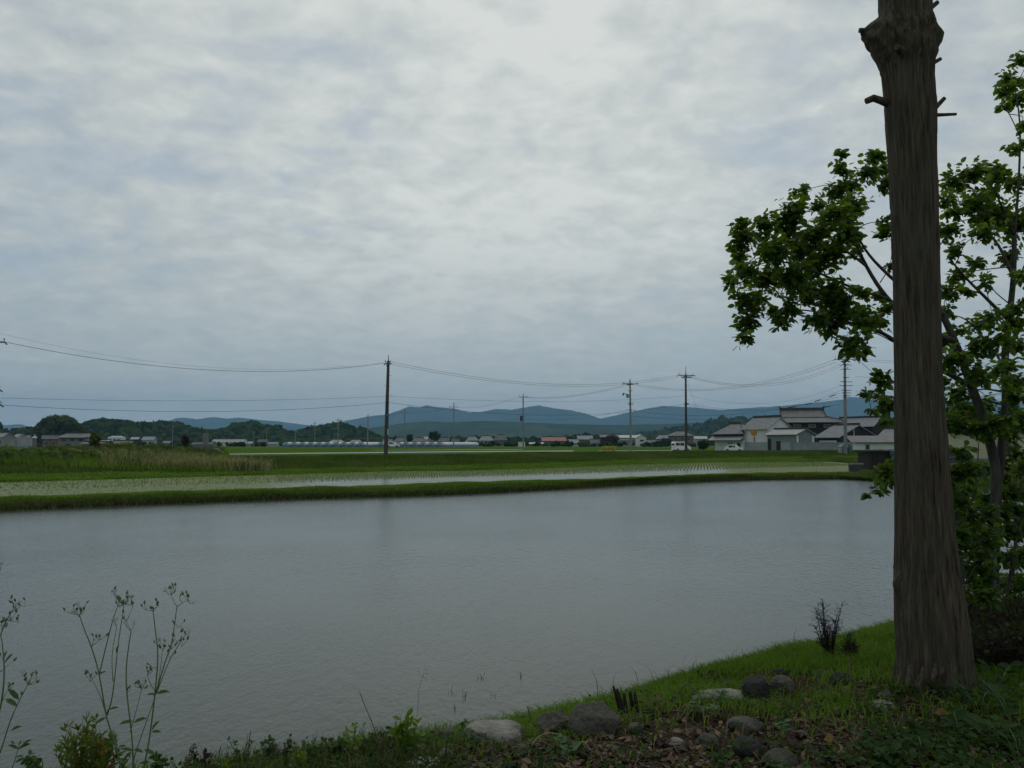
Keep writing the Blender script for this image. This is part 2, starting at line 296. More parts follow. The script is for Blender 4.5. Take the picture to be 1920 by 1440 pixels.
class MB:
    def __init__(s): s.v = []; s.f = []
    def add(s, vs, fs):
        n = len(s.v); s.v += [tuple(v) for v in vs]; s.f += [tuple(i + n for i in f) for f in fs]; return s
    def box(s, x0, x1, y0, y1, z0, z1, T=None):
        vs = [Vector((x, y, z)) for z in (z0, z1) for y in (y0, y1) for x in (x0, x1)]
        if T is not None: vs = [T @ v for v in vs]
        return s.add(vs, [(0, 2, 3, 1), (4, 5, 7, 6), (0, 1, 5, 4), (2, 6, 7, 3), (0, 4, 6, 2), (1, 3, 7, 5)])
    def tube(s, path, rad, n=6, cap=True):
        path = [Vector(p) for p in path]
        if isinstance(rad, (int, float)): rad = [rad] * len(path)
        vs = []; up = Vector((0.13, 0.21, 0.97))
        for i, p in enumerate(path):
            t = (path[min(i + 1, len(path) - 1)] - path[max(i - 1, 0)])
            t = t.normalized() if t.length > 1e-9 else Vector((0, 0, 1))
            a = t.cross(up if abs(t.dot(up)) < 0.95 else Vector((1, 0, 0))).normalized(); b = t.cross(a)
            for k in range(n):
                q = 2 * math.pi * k / n; vs.append(p + (a * math.cos(q) + b * math.sin(q)) * rad[i])
        fs = []
        for i in range(len(path) - 1):
            for k in range(n):
                k2 = (k + 1) % n; fs.append((i * n + k, i * n + k2, (i + 1) * n + k2, (i + 1) * n + k))
        if cap:
            fs.append(tuple(range(n - 1, -1, -1))); fs.append(tuple((len(path) - 1) * n + k for k in range(n)))
        return s.add(vs, fs)
    def ball(s, c, r, nu=8, nv=5, T=None):
        c = Vector(c); r = Vector((r, r, r)) if isinstance(r, (int, float)) else Vector(r)
        vs = [c + Vector((0, 0, -r.z))]
        for j in range(1, nv):
            a = -math.pi / 2 + math.pi * j / nv
            for k in range(nu):
                q = 2 * math.pi * k / nu; vs.append(c + Vector((r.x * math.cos(a) * math.cos(q), r.y * math.cos(a) * math.sin(q), r.z * math.sin(a))))
        vs.append(c + Vector((0, 0, r.z)))
        fs = [(0, 1 + (k + 1) % nu, 1 + k) for k in range(nu)]
        for j in range(nv - 2):
            for k in range(nu):
                fs.append((1 + j * nu + k, 1 + j * nu + (k + 1) % nu, 1 + (j + 1) * nu + (k + 1) % nu, 1 + (j + 1) * nu + k))
        L = len(vs) - 1
        fs += [(L, 1 + (nv - 2) * nu + k, 1 + (nv - 2) * nu + (k + 1) % nu) for k in range(nu)]
        if T is not None: vs = [T @ v for v in vs]
        return s.add(vs, fs)
    def prism(s, poly, y0, y1):
        """polygon in x,z extruded along y"""
        n = len(poly); vs = [(x, y0, z) for x, z in poly] + [(x, y1, z) for x, z in poly]
        return s.add(vs, [tuple(range(n)), tuple(range(2 * n - 1, n - 1, -1))] + [(i, i + n, (i + 1) % n + n, (i + 1) % n) for i in range(n)])
    def build(s, name, material, parent=None, smooth=False, kind=None, label=None):
        me = bpy.data.meshes.new(name); me.from_pydata(s.v, [], s.f); me.update()
        if smooth:
            for p in me.polygons: p.use_smooth = True
        me.materials.append(material)
        return link_mesh(name, me, parent, kind, label)
def loft(name, rails, material, ncol=300, nsub=4, noise=0.05, nscale=1.2, kind='structure', seed=0):
    R = []
    for r in rails:
        r = np.array([tuple(p) for p in r], float); d = np.concatenate([[0], np.cumsum(np.linalg.norm(np.diff(r[:, :2], axis=0), axis=1))])
        t = np.linspace(0, d[-1], ncol); R.append(np.stack([np.interp(t, d, r[:, k]) for k in range(3)], 1))
    rows = []
    for a, b in zip(R[:-1], R[1:]):
        for k in range(nsub): rows.append(a + (b - a) * k / nsub)
    rows.append(R[-1]); P = np.array(rows)
    P[:, :, 2] += fbm(P[:, :, 0] * nscale, P[:, :, 1] * nscale, seed, 4) * noise * 2
    nr = len(rows); idx = np.arange(nr * ncol).reshape(nr, ncol)
    fc = np.stack([idx[:-1, :-1], idx[:-1, 1:], idx[1:, 1:], idx[1:, :-1]], -1).reshape(-1, 4)
    o = mesh_np(name, P.reshape(-1, 3), fc, material, smooth=True, kind=kind)
    return o, P
def on_loft(P, n, r0=0.0, r1=1.0, c0=0.0, c1=1.0):
    nr, nc = P.shape[:2]
    a = (r0 + (r1 - r0) * rng.random(n)) * (nr - 1.001); b = (c0 + (c1 - c0) * rng.random(n)) * (nc - 1.001)
    i = a.astype(int); j = b.astype(int); fa = (a - i)[:, None]; fb = (b - j)[:, None]
    return (P[i, j] * (1 - fa) + P[i + 1, j] * fa) * (1 - fb) + (P[i, j + 1] * (1 - fa) + P[i + 1, j + 1] * fa) * fb
def blades(name, pts, h, w, material, lean=0.35, kind='stuff', label=None, cat=None, parent=None, droop=0.25):
    pts = np.asarray(pts, float); n = len(pts)
    h = np.broadcast_to(h, n) * (0.6 + 0.8 * rng.random(n)); w = np.broadcast_to(w, n) * (0.7 + 0.6 * rng.random(n))
    az = rng.random(n) * 2 * np.pi; ln = lean * rng.random(n) * 1.4
    d = np.stack([np.cos(az), np.sin(az), np.zeros(n)], 1); a2 = rng.random(n) * 2 * np.pi
    s = np.stack([np.cos(a2), np.sin(a2), np.zeros(n)], 1) * (w / 2)[:, None]
    mid = pts + d * (ln * h * 0.35)[:, None]; mid[:, 2] += h * 0.6
    tip = pts + d * ((ln + droop * rng.random(n)) * h)[:, None]; tip[:, 2] += h * (1 - 0.25 * ln)
    V = np.stack([pts - s, pts + s, mid - s * 0.7, mid + s * 0.7, tip], 1).reshape(-1, 3)
    b = (np.arange(n) * 5)[:, None]
    return tag(mesh_np(name, V, [b + np.array([[0, 1, 3, 2]]), b + np.array([[2, 3, 4]])], material, parent, kind=kind), label, cat)
LV = np.array([(0, 0, 0), (0.30, 0.27, 0.05), (0.68, 0.25, 0.03), (1, 0, -0.10), (0.68, -0.25, 0.03), (0.30, -0.27, 0.05), (0.32, 0, -0.02), (0.68, 0, -0.05)], float)
LF4 = np.array([(1, 2, 7, 6), (6, 7, 4, 5)]); LF3 = np.array([(0, 1, 6), (0, 6, 5), (2, 3, 7), (7, 3, 4)])
def frames(d, up):
    d = d / np.linalg.norm(d, axis=1, keepdims=True); s = np.cross(up, d); s /= np.linalg.norm(s, axis=1, keepdims=True) + 1e-9
    return d, s, np.cross(d, s)
def leaves(name, pts, d, up, size, material, parent=None, kind='stuff', wid=1.0, label=None, cat=None):
    n = len(pts); d, s, u = frames(d, up); size = np.broadcast_to(size, n)
    L = LV * np.array([1, wid, 1])
    V = pts[:, None, :] + (d[:, None, :] * L[None, :, 0:1] + s[:, None, :] * L[None, :, 1:2] + u[:, None, :] * L[None, :, 2:3]) * size[:, None, None]
    b = (np.arange(n) * 8)[:, None, None]
    return tag(mesh_np(name, V.reshape(-1, 3), [(b + LF4[None]).reshape(-1, 4), (b + LF3[None]).reshape(-1, 3)], material, parent, kind=kind), label, cat)
_leafmesh = {}
def leaf_objects(pts, d, up, size, material, parent, wid=1.0):
    key = (material.name, wid)
    if key not in _leafmesh:
        me = bpy.data.meshes.new('leaf'); me.from_pydata([tuple(v) for v in LV * np.array([1, wid, 1])], [], [tuple(f) for f in LF4] + [tuple(f) for f in LF3]); me.materials.append(material); me.update(); _leafmesh[key] = me
    d, s, u = frames(np.asarray(d, float), np.asarray(up, float)); loc = parent.location
    for k in range(len(pts)):
        z = size[k]; o = bpy.data.objects.new('leaf', _leafmesh[key]); C.objects.link(o); o.parent = parent
        o.matrix_local = Matrix(((d[k][0] * z, s[k][0] * z, u[k][0] * z, pts[k][0] - loc[0]), (d[k][1] * z, s[k][1] * z, u[k][1] * z, pts[k][1] - loc[1]), (d[k][2] * z, s[k][2] * z, u[k][2] * z, pts[k][2] - loc[2]), (0, 0, 0, 1)))
def rdir(n, zb=0.0):
    v = rng.normal(size=(n, 3)); v[:, 2] += zb; return v / np.linalg.norm(v, axis=1, keepdims=True)
_a = 0.5 * (1 + 5 ** 0.5)
def icosphere(sub):
    v = [Vector(p).normalized() for p in [(-1, _a, 0), (1, _a, 0), (-1, -_a, 0), (1, -_a, 0), (0, -1, _a), (0, 1, _a), (0, -1, -_a), (0, 1, -_a), (_a, 0, -1), (_a, 0, 1), (-_a, 0, -1), (-_a, 0, 1)]]
    f = [(0, 11, 5), (0, 5, 1), (0, 1, 7), (0, 7, 10), (0, 10, 11), (1, 5, 9), (5, 11, 4), (11, 10, 2), (10, 7, 6), (7, 1, 8), (3, 9, 4), (3, 4, 2), (3, 2, 6), (3, 6, 8), (3, 8, 9), (4, 9, 5), (2, 4, 11), (6, 2, 10), (8, 6, 7), (9, 8, 1)]
    for _ in range(sub):
        c = {}; g = []
        def mid(i, j):
            k = (min(i, j), max(i, j))
            if k not in c: v.append(((v[i] + v[j]) / 2).normalized()); c[k] = len(v) - 1
            return c[k]
        for a, b, d in f:
            x, y, z = mid(a, b), mid(b, d), mid(d, a); g += [(a, x, z), (b, y, x), (d, z, y), (x, y, z)]
        f = g
    return np.array([tuple(p) for p in v]), np.array(f, np.int32)
ICO = {k: icosphere(k) for k in (0, 1, 2, 3)}
def clumps(name, cen, rad, material, sub=1, jit=0.3, zs=0.85, parent=None, kind=None, label=None, cat=None):
    """many ragged leaf clumps in one mesh"""
    Vb, Fb = ICO[sub]; n = len(cen); rad = np.broadcast_to(rad, n)
    V = Vb[None] * (1 + jit * (rng.random((n, len(Vb), 1)) * 2 - 1)) * rad[:, None, None]; V[:, :, 2] *= zs
    V = V + np.asarray(cen)[:, None, :]
    Fc = (Fb[None] + (np.arange(n) * len(Vb))[:, None, None]).reshape(-1, 3)
    return tag(mesh_np(name, V.reshape(-1, 3), Fc, material, parent, kind=kind), label, cat)
# ================================================================== TERRAIN
def hp(x, y):
    x = np.asarray(x, float); y = np.asarray(y, float)
    near = 1.0 - 0.65 * sstep(-6, 32, x)
    return near * (1 - sstep(210, 380, y)) + 0.75 * sstep(210, 380, y)
NRM = Vector((-0.57, 0.82, 0))
def rail(px, z, shift=0.0, dz=0.0, ext=(45, 0)):
    P = [gp(u, v, z) + NRM * shift + Vector((0, 0, dz)) for u, v in px]
    if ext[0]: P.insert(0, P[0] - (P[1] - P[0]).normalized() * ext[0])
    if ext[1]: P.append(P[-1] + (P[-1] - P[-2]).normalized() * ext[1])
    return P
WL = [(0, 958), (250, 947), (500, 938), (700, 932), (860, 927), (1000, 920), (1200, 908), (1400, 900), (1580, 898), (1640, 902)]
BT = [(0, 930), (250, 922), (500, 914), (725, 908), (860, 903), (1100, 897), (1300, 889), (1420, 886), (1580, 884), (1640, 886)]
S0 = [(0, 905), (250, 898), (500, 891), (725, 884), (860, 883), (1000, 879), (1200, 871), (1340, 867), (1590, 866)]
FT = [(0, 889), (250, 886), (500, 882), (725, 876), (1000, 870), (1200, 863), (1400, 858), (1590, 856)]
bund, Pb = loft('grass_bund', [rail(WL, 0, -0.25, -0.2), rail(WL, 0, 0.25, 0.12), rail(BT, 0.33, -0.9, -0.10), rail(BT, 0.33, -0.1, -0.09), rail(BT, 0.33, 0.4, -0.38)], M['bund'], 420, 4, 0.06, 0.9)
fr = rail(FT, 0.25, 0, -0.07, ext=(45, 60))
emb, Pe = loft('embankment', [rail(S0, 0.15, -0.3, -0.2, (45, 60)), rail(S0, 0.15, 0.5, 0.02, (45, 60)), fr, [p + NRM * 3.5 + Vector((0, 0, 0.34)) for p in fr],
                [p + NRM * 7 + Vector((0, 0, 0.72)) for p in fr], [p + NRM * 9.5 + Vector((0, 0, 0.74)) for p in fr], [p + NRM * 16 + Vector((0, 0, -0.2)) for p in fr]], M['bankturf'], 420, 4, 0.07, 0.5, seed=5)
crest = np.array([tuple((p + NRM * 10)) for p in fr])
# paddies
def poly_sheet(name, pts, z, material, kind='structure'):
    pts = list(pts); ar = sum(p[0] * q[1] - q[0] * p[1] for p, q in zip(pts, pts[1:] + pts[:1]))
    if ar < 0: pts = pts[::-1]
    me = bpy.data.meshes.new(name); me.from_pydata([(p[0], p[1], z) for p in pts], [], [tuple(range(len(pts)))]); me.materials.append(material); me.update()
    return link_mesh(name, me, kind=kind)
wl = rail(WL, 0, 0.6)
def band(name, near, far, z, material):
    n = len(near); return mesh_np(name, [(p[0], p[1], z) for p in near] + [(p[0], p[1], z) for p in far], np.array([(i, i + 1, n + i + 1, n + i) for i in range(n - 1)]), material, kind='structure')
fl = [(-60, -2)] + [(p.x, p.y) for p in wl] + [(20.6, 40), (21, 37), (23, 34.8), (32, 32)]
band('near_paddy_water', [(x, -3) for x, y in fl], fl, 0.0, M['water'])
b2 = rail(BT, 0.33, 0.1); s2 = rail(S0, 0.15, 0.2)
def resamp(P, n=60):
    P = np.array([(p[0], p[1]) for p in P]); d = np.concatenate([[0], np.cumsum(np.linalg.norm(np.diff(P, axis=0), axis=1))]); t = np.linspace(0, d[-1], n)
    return np.stack([np.interp(t, d, P[:, k]) for k in range(2)], 1)
A_, B_ = resamp(b2 + [Vector((30.5, 54, 0))], 160), resamp(s2 + [Vector((33, 86, 0))], 160); nr_ = 14; Pw = np.array([A_ + (B_ - A_) * k / (nr_ - 1) for k in range(nr_)])
idx = np.arange(nr_ * 160).reshape(nr_, 160)
wo2 = mesh_np('planted_paddy_water', np.concatenate([Pw.reshape(-1, 2), np.full((nr_ * 160, 1), 0.15)], 1), np.stack([idx[:-1, :-1], idx[:-1, 1:], idx[1:, 1:], idx[1:, :-1]], -1).reshape(-1, 4), M['algae'], kind='structure')
ut = 960 + Pw[:, :, 0] / np.maximum(Pw[:, :, 1], 8) * F; tt_ = np.broadcast_to(np.linspace(0, 1, nr_)[:, None], ut.shape)
av = np.clip(.38 + 1.25 * sstep(.45, .9, tt_) + .34 * (1 - sstep(440, 620, ut)) + .9 * sstep(1330, 1430, ut), 0, 1)
wo2.data.attributes.new('algae', 'FLOAT', 'POINT').data.foreach_set('value', av.astype(np.float32).ravel())
wr = [(19.6, 47), (19.4, 42), (19.6, 36.8), (22, 34), (31, 31), (31.5, 10), (29, 2)]
def off(pts, dx, dz): return [Vector((x + dx, y + dx * 0.5, dz)) for x, y in pts]
rb, Pr = loft('right_bank', [off(wr, -0.3, -0.2), off(wr, 0.3, 0.22), off(wr, 1.2, 0.38), off(wr, 9, 0.36), off(wr, 16, 0.1)], M['bund'], 140, 4, 0.05, 0.9, seed=9)

wr2 = [(29.6, 44), (30.0, 50), (30.6, 56), (31.6, 68), (33.5, 84), (36, 100)]
rb2, Pr2 = loft('right_bank', [off(wr2, -.4, -.2), off(wr2, .1, .22), off(wr2, 1.0, .33), off(wr2, 4, .30), off(wr2, 8, .0)], M['bund'], 120, 4, 0.05, 0.9, seed=12)
# one sheet of ground out to the horizon
def sinh_axis(lo, hi, c, a, dt):
    t = np.arange(math.asinh((lo - c) / a), math.asinh((hi - c) / a) + dt, dt); return c + a * np.sinh(t)
gx = sinh_axis(-8500, 8500, 5, 22, 0.024); gy = sinh_axis(-300, 8600, 40, 22, 0.024)
X, Y = np.meshgrid(gx, gy)
cy = np.interp(X, crest[:, 0], crest[:, 1])
xr = np.interp(Y, [0, 30, 31, 36, 46, 50, 66, 100, 140], [34, 32.5, 32.5, 21.5, 21.5, 31.5, 33, 60, 90])
low = (Y < cy + 0.5) & (X < xr + 0.6) & (Y > -2.5)
low |= (np.abs(X - 2) < 11) & (Y > -3.5) & (Y < 14)
Z = np.where(Y < cy, np.where(X > 18, 0.33, 0.40), hp(X, Y) + 0.06 * fbm(X * 0.15, Y * 0.15, 3))
Z = np.where(low, -0.5, Z)
idx = np.arange(X.size).reshape(X.shape)
fc = np.stack([idx[:-1, :-1], idx[:-1, 1:], idx[1:, 1:], idx[1:, :-1]], -1).reshape(-1, 4)
mesh_np('ground', np.stack([X, Y, Z], -1).reshape(-1, 3), fc, M['field'], smooth=True, kind='structure')

# far irrigated strips that mirror the sky
def strip(name, px0, px1, material, dz=0.03, zz=None, kind='structure'):
    P = [];
    for u, d in px0: P.append(((u - 960) / F * d, d))
    for u, d in reversed(px1): P.append(((u - 960) / F * d, d))
    z = zz if zz is not None else max(float(hp(x, y)) for x, y in P) + dz
    return poly_sheet(name, P, z, material, kind)
strip('flooded_paddy', [(430, 72), (700, 84), (850, 92), (1075, 104)], [(430, 78), (700, 94), (850, 104), (1075, 116)], M['water2'])
strip('flooded_paddy', [(700, 118), (850, 124), (980, 130)], [(700, 122), (850, 132), (980, 140)], M['water2'])
strip('flooded_paddy', [(1120, 150), (1260, 158)], [(1120, 158), (1260, 168)], M['water2'])
strip('village_road', [(1180, 150), (1300, 147), (1480, 140), (1700, 128), (1960, 118)], [(1180, 154), (1300, 151), (1480, 144), (1700, 132), (1960, 122)], M['asphalt'], zz=0.47)

# grass standing on the bunds and banks
def inview(P, m=0.72): return P[np.abs(P[:, 0] / P[:, 1]) < m]
blades('bund_grass', inview(on_loft(Pb, 260000, 0.27, 0.86)), 0.095, 0.028, M['grass'], lean=0.7)
blades('bund_edge_weeds', inview(on_loft(Pb, 60000, 0.16, 0.42)), 0.13, 0.03, M['grass_bank'], lean=0.8)
blades('bund_dead_edge', inview(on_loft(Pb, 22000, 0.14, 0.36)), 0.12, 0.03, M['deadweed'], lean=0.9)
blades('embankment_grass', inview(np.concatenate([on_loft(Pe, 120000, 0.10, 0.36), on_loft(Pe, 20000, 0.05, 0.2)])), 0.13, 0.06, M['grass'], lean=0.6)
blades('embankment_weeds', inview(on_loft(Pe, 230000, 0.36, 0.86)), 0.15, 0.07, M['grass_bank'], lean=0.6)
blades('right_bank_grass', np.concatenate([on_loft(Pr, 14000, 0.2, 0.8), on_loft(Pr2, 14000, 0.2, 0.9)]), 0.16, 0.035, M['grass_bank'], lean=0.6)
# rice seedlings in rows
row = np.array([tuple(p) for p in b2]); far = np.array([tuple(p) for p in s2])
dv = Vector((0.80, 0.60, 0)); dn = Vector((-0.60, 0.80, 0)); pts = []
for i in range(-10, 260):
    for j in range(0, 130):
        p = Vector((-38, 18, 0.14)) + dv * (i * 0.36) + dn * (j * 0.30)
        if abs(p.x / p.y) > 0.68: continue
        yb = np.interp(p.x, row[:, 0], row[:, 1]) + 0.5; yf = np.interp(p.x, far[:, 0], far[:, 1]) - 0.4
        if not (yb < p.y < yf) or p.x > 30: continue
        u = 960 + p.x / p.y * F
        if u < 520 and random.random() < 0.5: continue
        for _ in range(3): pts.append((p.x + random.gauss(0, 0.025), p.y + random.gauss(0, 0.025), 0.14))
pts = np.array(pts)
blades('rice_seedlings', pts, 0.13, 0.022, M['seedling'], lean=0.5)
A_r, B_r = resamp(b2, 200), resamp(s2, 200); n = 26000; ii = rng.integers(0, 200, n); tt = rng.random(n)
ex = np.column_stack([A_r[ii] * (1 - tt)[:, None] + B_r[ii] * tt[:, None] + rng.normal(size=(n, 2)) * .3, np.full(n, 0.142)]); uu = 960 + ex[:, 0] / ex[:, 1] * F
kp = np.clip(.15 + 1.6 * (tt - .5), 0, 1) + .6 * (1 - sstep(480, 640, uu)) + .8 * sstep(1320, 1420, uu)
ex = ex[(rng.random(n) < kp * (.5 + vnoise(ex[:, 0] * .25, ex[:, 1] * .6, 61))) & (np.abs(uu - 960) < 1080)]
blades('paddy_algae', ex, 0.05, 0.03, M['seedling'], lean=1.3)

# ================================================================== FAR HILLS
def mountain(name, prof, D, depth, material, base=0.0, seed=0, rough=0.10):
    us = np.array([p[0] for p in prof], float); vs = np.array([p[1] for p in prof], float)
    n = 1500; u = np.linspace(us[0], us[-1], n); H = (HOR - np.interp(u, us, vs)) / F * D + CAMZ
    ts = np.linspace(-1, 1, 41); rows = []
    for t in ts:
        y = D + t * depth; x = (u - 960) / F * (D + 0.5 * t * depth)
        fall = (1 - abs(t)) ** 1.05
        spur = 1 - 0.55 * (1 - fall) * (0.5 + fbm(u * 0.02, np.full(n, t * 1.5), seed, 4) * 2)
        h = (H - base) * fall * np.clip(spur, 0.2, 1) + (fbm(u * 0.09, np.full(n, t * 5.0), seed + 3, 4)) * (H - base) * rough * (0.12 + 0.88 * min(1, abs(t) * 2.5))
        h += fbm(u * 0.9, np.full(n, t * 17.0), seed + 7, 2) * 7 * D / 6000
        rows.append(np.stack([x, np.full(n, y), base + np.where(np.abs(t) > 0.99, -1.5, h)], 1))
    P = np.array(rows); nr = len(rows); idx = np.arange(nr * n).reshape(nr, n)
    fc = np.stack([idx[:-1, :-1], idx[:-1, 1:], idx[1:, 1:], idx[1:, :-1]], -1).reshape(-1, 4)
    return mesh_np(name, P.reshape(-1, 3), fc, material, smooth=True, kind='structure')
R1 = [(-900, 800), (-300, 795), (0, 797), (20, 797), (38, 795), (55, 800), (75, 806), (200, 806), (300, 796), (330, 784), (345, 783), (370, 786), (400, 782), (425, 785), (450, 783), (490, 788), (520, 790),
      (575, 797), (600, 797), (640, 791), (690, 781), (725, 777), (750, 769), (768, 762), (785, 764), (800, 760), (815, 763), (850, 766), (880, 773), (900, 773), (930, 767), (960, 768), (985, 764), (1010, 760),
      (1040, 766), (1070, 769), (1100, 776), (1125, 785), (1140, 782), (1180, 773), (1220, 765), (1245, 761), (1300, 764), (1350, 769), (1400, 765), (1440, 763), (1480, 760), (1540, 754), (1580, 749), (1600, 744),
      (1630, 748), (1660, 754), (1700, 750), (1800, 751), (1850, 748), (1920, 757), (2300, 760), (2900, 790)]
mountain('mountains', R1, 7400, 1200, M['mountain'], seed=2)
R2 = [(600, 830), (660, 812), (700, 802), (760, 793), (800, 790), (850, 792), (900, 789), (960, 791), (1050, 795), (1150, 797), (1250, 795), (1330, 792), (1500, 796), (1700, 790), (1920, 792), (2400, 800)]
mountain('foothills', R2, 3000, 600, M['mountain'], seed=11)
def woodland(name, prof, D, depth, r, n, material, seed, label, jit=0.34, conif=0.0):
    us = np.array([p[0] for p in prof], float); vs = np.array([p[1] for p in prof], float)
    u = us[0] + (us[-1] - us[0]) * rng.random(n); t = rng.random(n) ** 1.3
    zb = float(hp(0, D)); H = (HOR - np.interp(u, us, vs)) / F * (D + depth * 0.6) + CAMZ - zb; H = H * (1.05 - .24 * vnoise(u * .085 + seed * 7, t * 3, 80 + seed) - .10 * vnoise(u * .3, t * 5, 90 + seed))
    y = D + depth * t * 0.6; x = (u - 960) / F * (D + depth * 0.6)
    rad = r * (0.55 + 1.0 * rng.random(n) ** 2); z = zb + np.maximum((H - rad * 0.9) * np.sin(np.clip(t * 1.06, 0, 1) * math.pi / 2), 0.0) + rad * 0.2
    clumps(name, np.stack([x, y, z], 1), rad, material, sub=1, jit=jit, zs=1.0, kind='stuff', label=label)
    if conif:
        k = rng.random(n) < conif; m = MB()
        for xx, yy, zz, rr in zip(x[k], y[k], z[k], rad[k]):
            m.tube([(xx, yy, zz - rr), (xx, yy, zz + rr * 0.5), (xx, yy, zz + rr * 1.7)], [rr * 0.55, rr * 0.42, 0.05], 7)
        if m.v: m.build(name + '_conifers', material, kind='stuff')
    g = np.linspace(us[0], us[-1], 90); hh = np.maximum((HOR - np.interp(g, us, vs)) / F * (D + depth * 0.6) - r * 0.8, 0.3) * .8; rows = []
    for tt in (-0.02, 0.35, 0.7, 1.0, 1.6):
        rows.append(np.stack([(g - 960) / F * (D + depth * 0.6), np.full(90, D + depth * tt * 0.6), zb + hh * (math.sin(min(tt, 1) * math.pi / 2) if tt <= 1 else 0.0) - (0.5 if tt in (-0.02, 1.6) else 0)], 1))
    P = np.array(rows); idx = np.arange(P.shape[0] * 90).reshape(-1, 90)
    mesh_np('wooded_hill', P.reshape(-1, 3), np.stack([idx[:-1, :-1], idx[:-1, 1:], idx[1:, 1:], idx[1:, :-1]], -1).reshape(-1, 4), material, kind='structure')
woodland('hillside_wood', [(1130, 826), (1200, 811), (1240, 804), (1275, 797), (1310, 789), (1345, 782), (1400, 780), (1450, 781), (1500, 786), (1700, 789), (1900, 792), (2100, 800)], 1250, 260, 5.0, 3200, M['wood'], 1, 'dark wooded ridge', conif=0.10)
woodland('hillside_wood', [(560, 829), (572, 806), (585, 798), (610, 794), (640, 793), (668, 797), (690, 804), (708, 813), (730, 824), (745, 829)], 720, 120, 3.0, 1300, M['wood'], 2, 'dark rounded wooded hill', conif=0.06)
woodland('hillside_wood', [(395, 829), (420, 800), (450, 792), (480, 788), (505, 789), (530, 800), (552, 806), (575, 818), (590, 828)], 700, 120, 2.8, 1300, M['wood'], 3, 'dark wooded hill')
woodland('hillside_wood', [(255, 824), (268, 796), (290, 789), (318, 785), (345, 791), (380, 799), (420, 806), (460, 822)], 640, 120, 2.7, 1400, M['wood'], 4, 'wooded hill', conif=0.05)
woodland('hillside_wood', [(150, 826), (160, 800), (185, 786), (210, 783), (235, 786), (262, 795), (300, 812), (330, 826)], 600, 110, 2.7, 1300, M['wood'], 5, 'wooded hill')
woodland('hillside_wood', [(-500, 800), (-120, 780), (-40, 778), (-5, 784), (12, 794), (22, 812), (30, 828)], 520, 90, 2.8, 1300, M['wood'], 6, 'dark trees')
woodland('low_wood', [(20, 812), (40, 806), (60, 800), (75, 800), (90, 812)], 560, 40, 3.6, 110, M['wood'], 7, 'low dark trees')
woodland('low_wood', [(700, 829), (760, 826), (800, 824), (850, 826), (900, 822), (1000, 824), (1040, 820), (1100, 817), (1160, 818), (1240, 822), (1330, 815)], 560, 60, 3.4, 620, M['wood'], 8, 'belt of trees behind the village')

def fuzzy_tree(name, u, v_top, v_base, wpx, D, material, label, cat, group=None, sub_n=46, trunk=True, shape=1.0, blade=0.0):
    zb = float(hp((u - 960) / F * D, D)); s = D / F
    h = (HOR - v_top) * s + CAMZ - zb; w = wpx * s; base = Vector(((u - 960) * s, D, zb))
    o = empty(name, base, label, cat, group)
    th = h * 0.3 if trunk else h * 0.12
    MB().tube([(0, 0, -0.1), (0.02 * h, 0, th), (0, 0.01, h * 0.7)], [w * 0.05 + 0.04, w * 0.04 + 0.03, 0.03], 6).build('trunk', M['darkwood'], o)
    p = rdir(sub_n) * (rng.random((sub_n, 1)) ** 0.45); c = p * np.array([w * 0.40, w * 0.40, (h - th) * 0.40]) + np.array([0, 0, th + (h - th) * 0.5])
    if shape != 1.0: c[:, :2] *= (1 - (c[:, 2:3] - th) / (h - th) * (1 - shape))
    clumps('crown', c, w * 0.10 * (0.7 + 0.6 * rng.random(sub_n)), material, sub=1, jit=0.45, parent=o)
    nl = sub_n * 60; q = np.repeat(c, 60, 0) + rdir(nl) * w * 0.15 * (0.7 + 0.6 * rng.random((nl, 1)))
    leaves('outer_leaves', q, rdir(nl), rdir(nl, 0.5), w * 0.055 * (0.6 + 0.8 * rng.random(nl)), material, parent=o)
    return o
# the rounded bamboo grove on the left
gu = []
for k in range(420):
    u = 110 + 43 * math.copysign(abs(random.uniform(-1, 1)) ** 0.8, random.uniform(-1, 1)); e = max(0, 1 - ((u - 110) / 45) ** 2) ** 0.5
    top = 824 - 40 * e; gu.append((u, top + (828 - top) * random.random() ** 1.4, 420 + random.uniform(0, 20)))
gc = np.array([tuple(at(*g)) for g in gu])
clumps('bamboo_grove', gc, 1.6 * (0.5 + 0.8 * rng.random(len(gc))), M['bamboo'], sub=1, jit=0.4, kind='stuff', label='rounded olive green bamboo grove')
gp2 = np.repeat(gc, 50, 0) + rdir(len(gc) * 50) * 1.7
blades('bamboo_plumes', gp2, 1.1, 0.2, M['bamboo'], lean=0.5)
fuzzy_tree('conifer_tree', 268, 784, 822, 10, 560, M['wood'], 'small pointed conifer rising above the wooded hills', 'tree', sub_n=26, shape=0.35)
fuzzy_tree('roadside_bush', 181, 808, 848, 27, 62, M['yellowgreen'], 'yellow-green bush right of the wide grey-roofed house', 'bush', sub_n=46, shape=1.2)
fuzzy_tree('withered_bush', 349, 812, 846, 19, 62, M['redbrown'], 'upright reddish brown withered bush behind the cemetery weeds', 'bush', sub_n=34, shape=0.8)
fuzzy_tree('village_tree', 768, 812, 832, 16, 420, M['wood'], 'rounded dark tree behind the right end of the greenhouses', 'tree', sub_n=34)
fuzzy_tree('village_tree', 815, 808, 830, 24, 470, M['wood'], 'broad dark tree above roofs left of the thin centre poles', 'tree', sub_n=34)
fuzzy_tree('village_tree', 1068, 815, 832, 15, 440, M['bamboo'], 'small olive tree right of the red-roofed house', 'tree', sub_n=34)
fuzzy_tree('village_tree', 1147, 815, 838, 26, 400, M['redbrown'], 'brownish tree in front of the dark barn', 'tree', sub_n=34)
fuzzy_tree('garden_hedge', 1247, 822, 840, 24, 380, M['wood'], 'dark green garden bush left of the brown hip-roofed house', 'bush', sub_n=34)
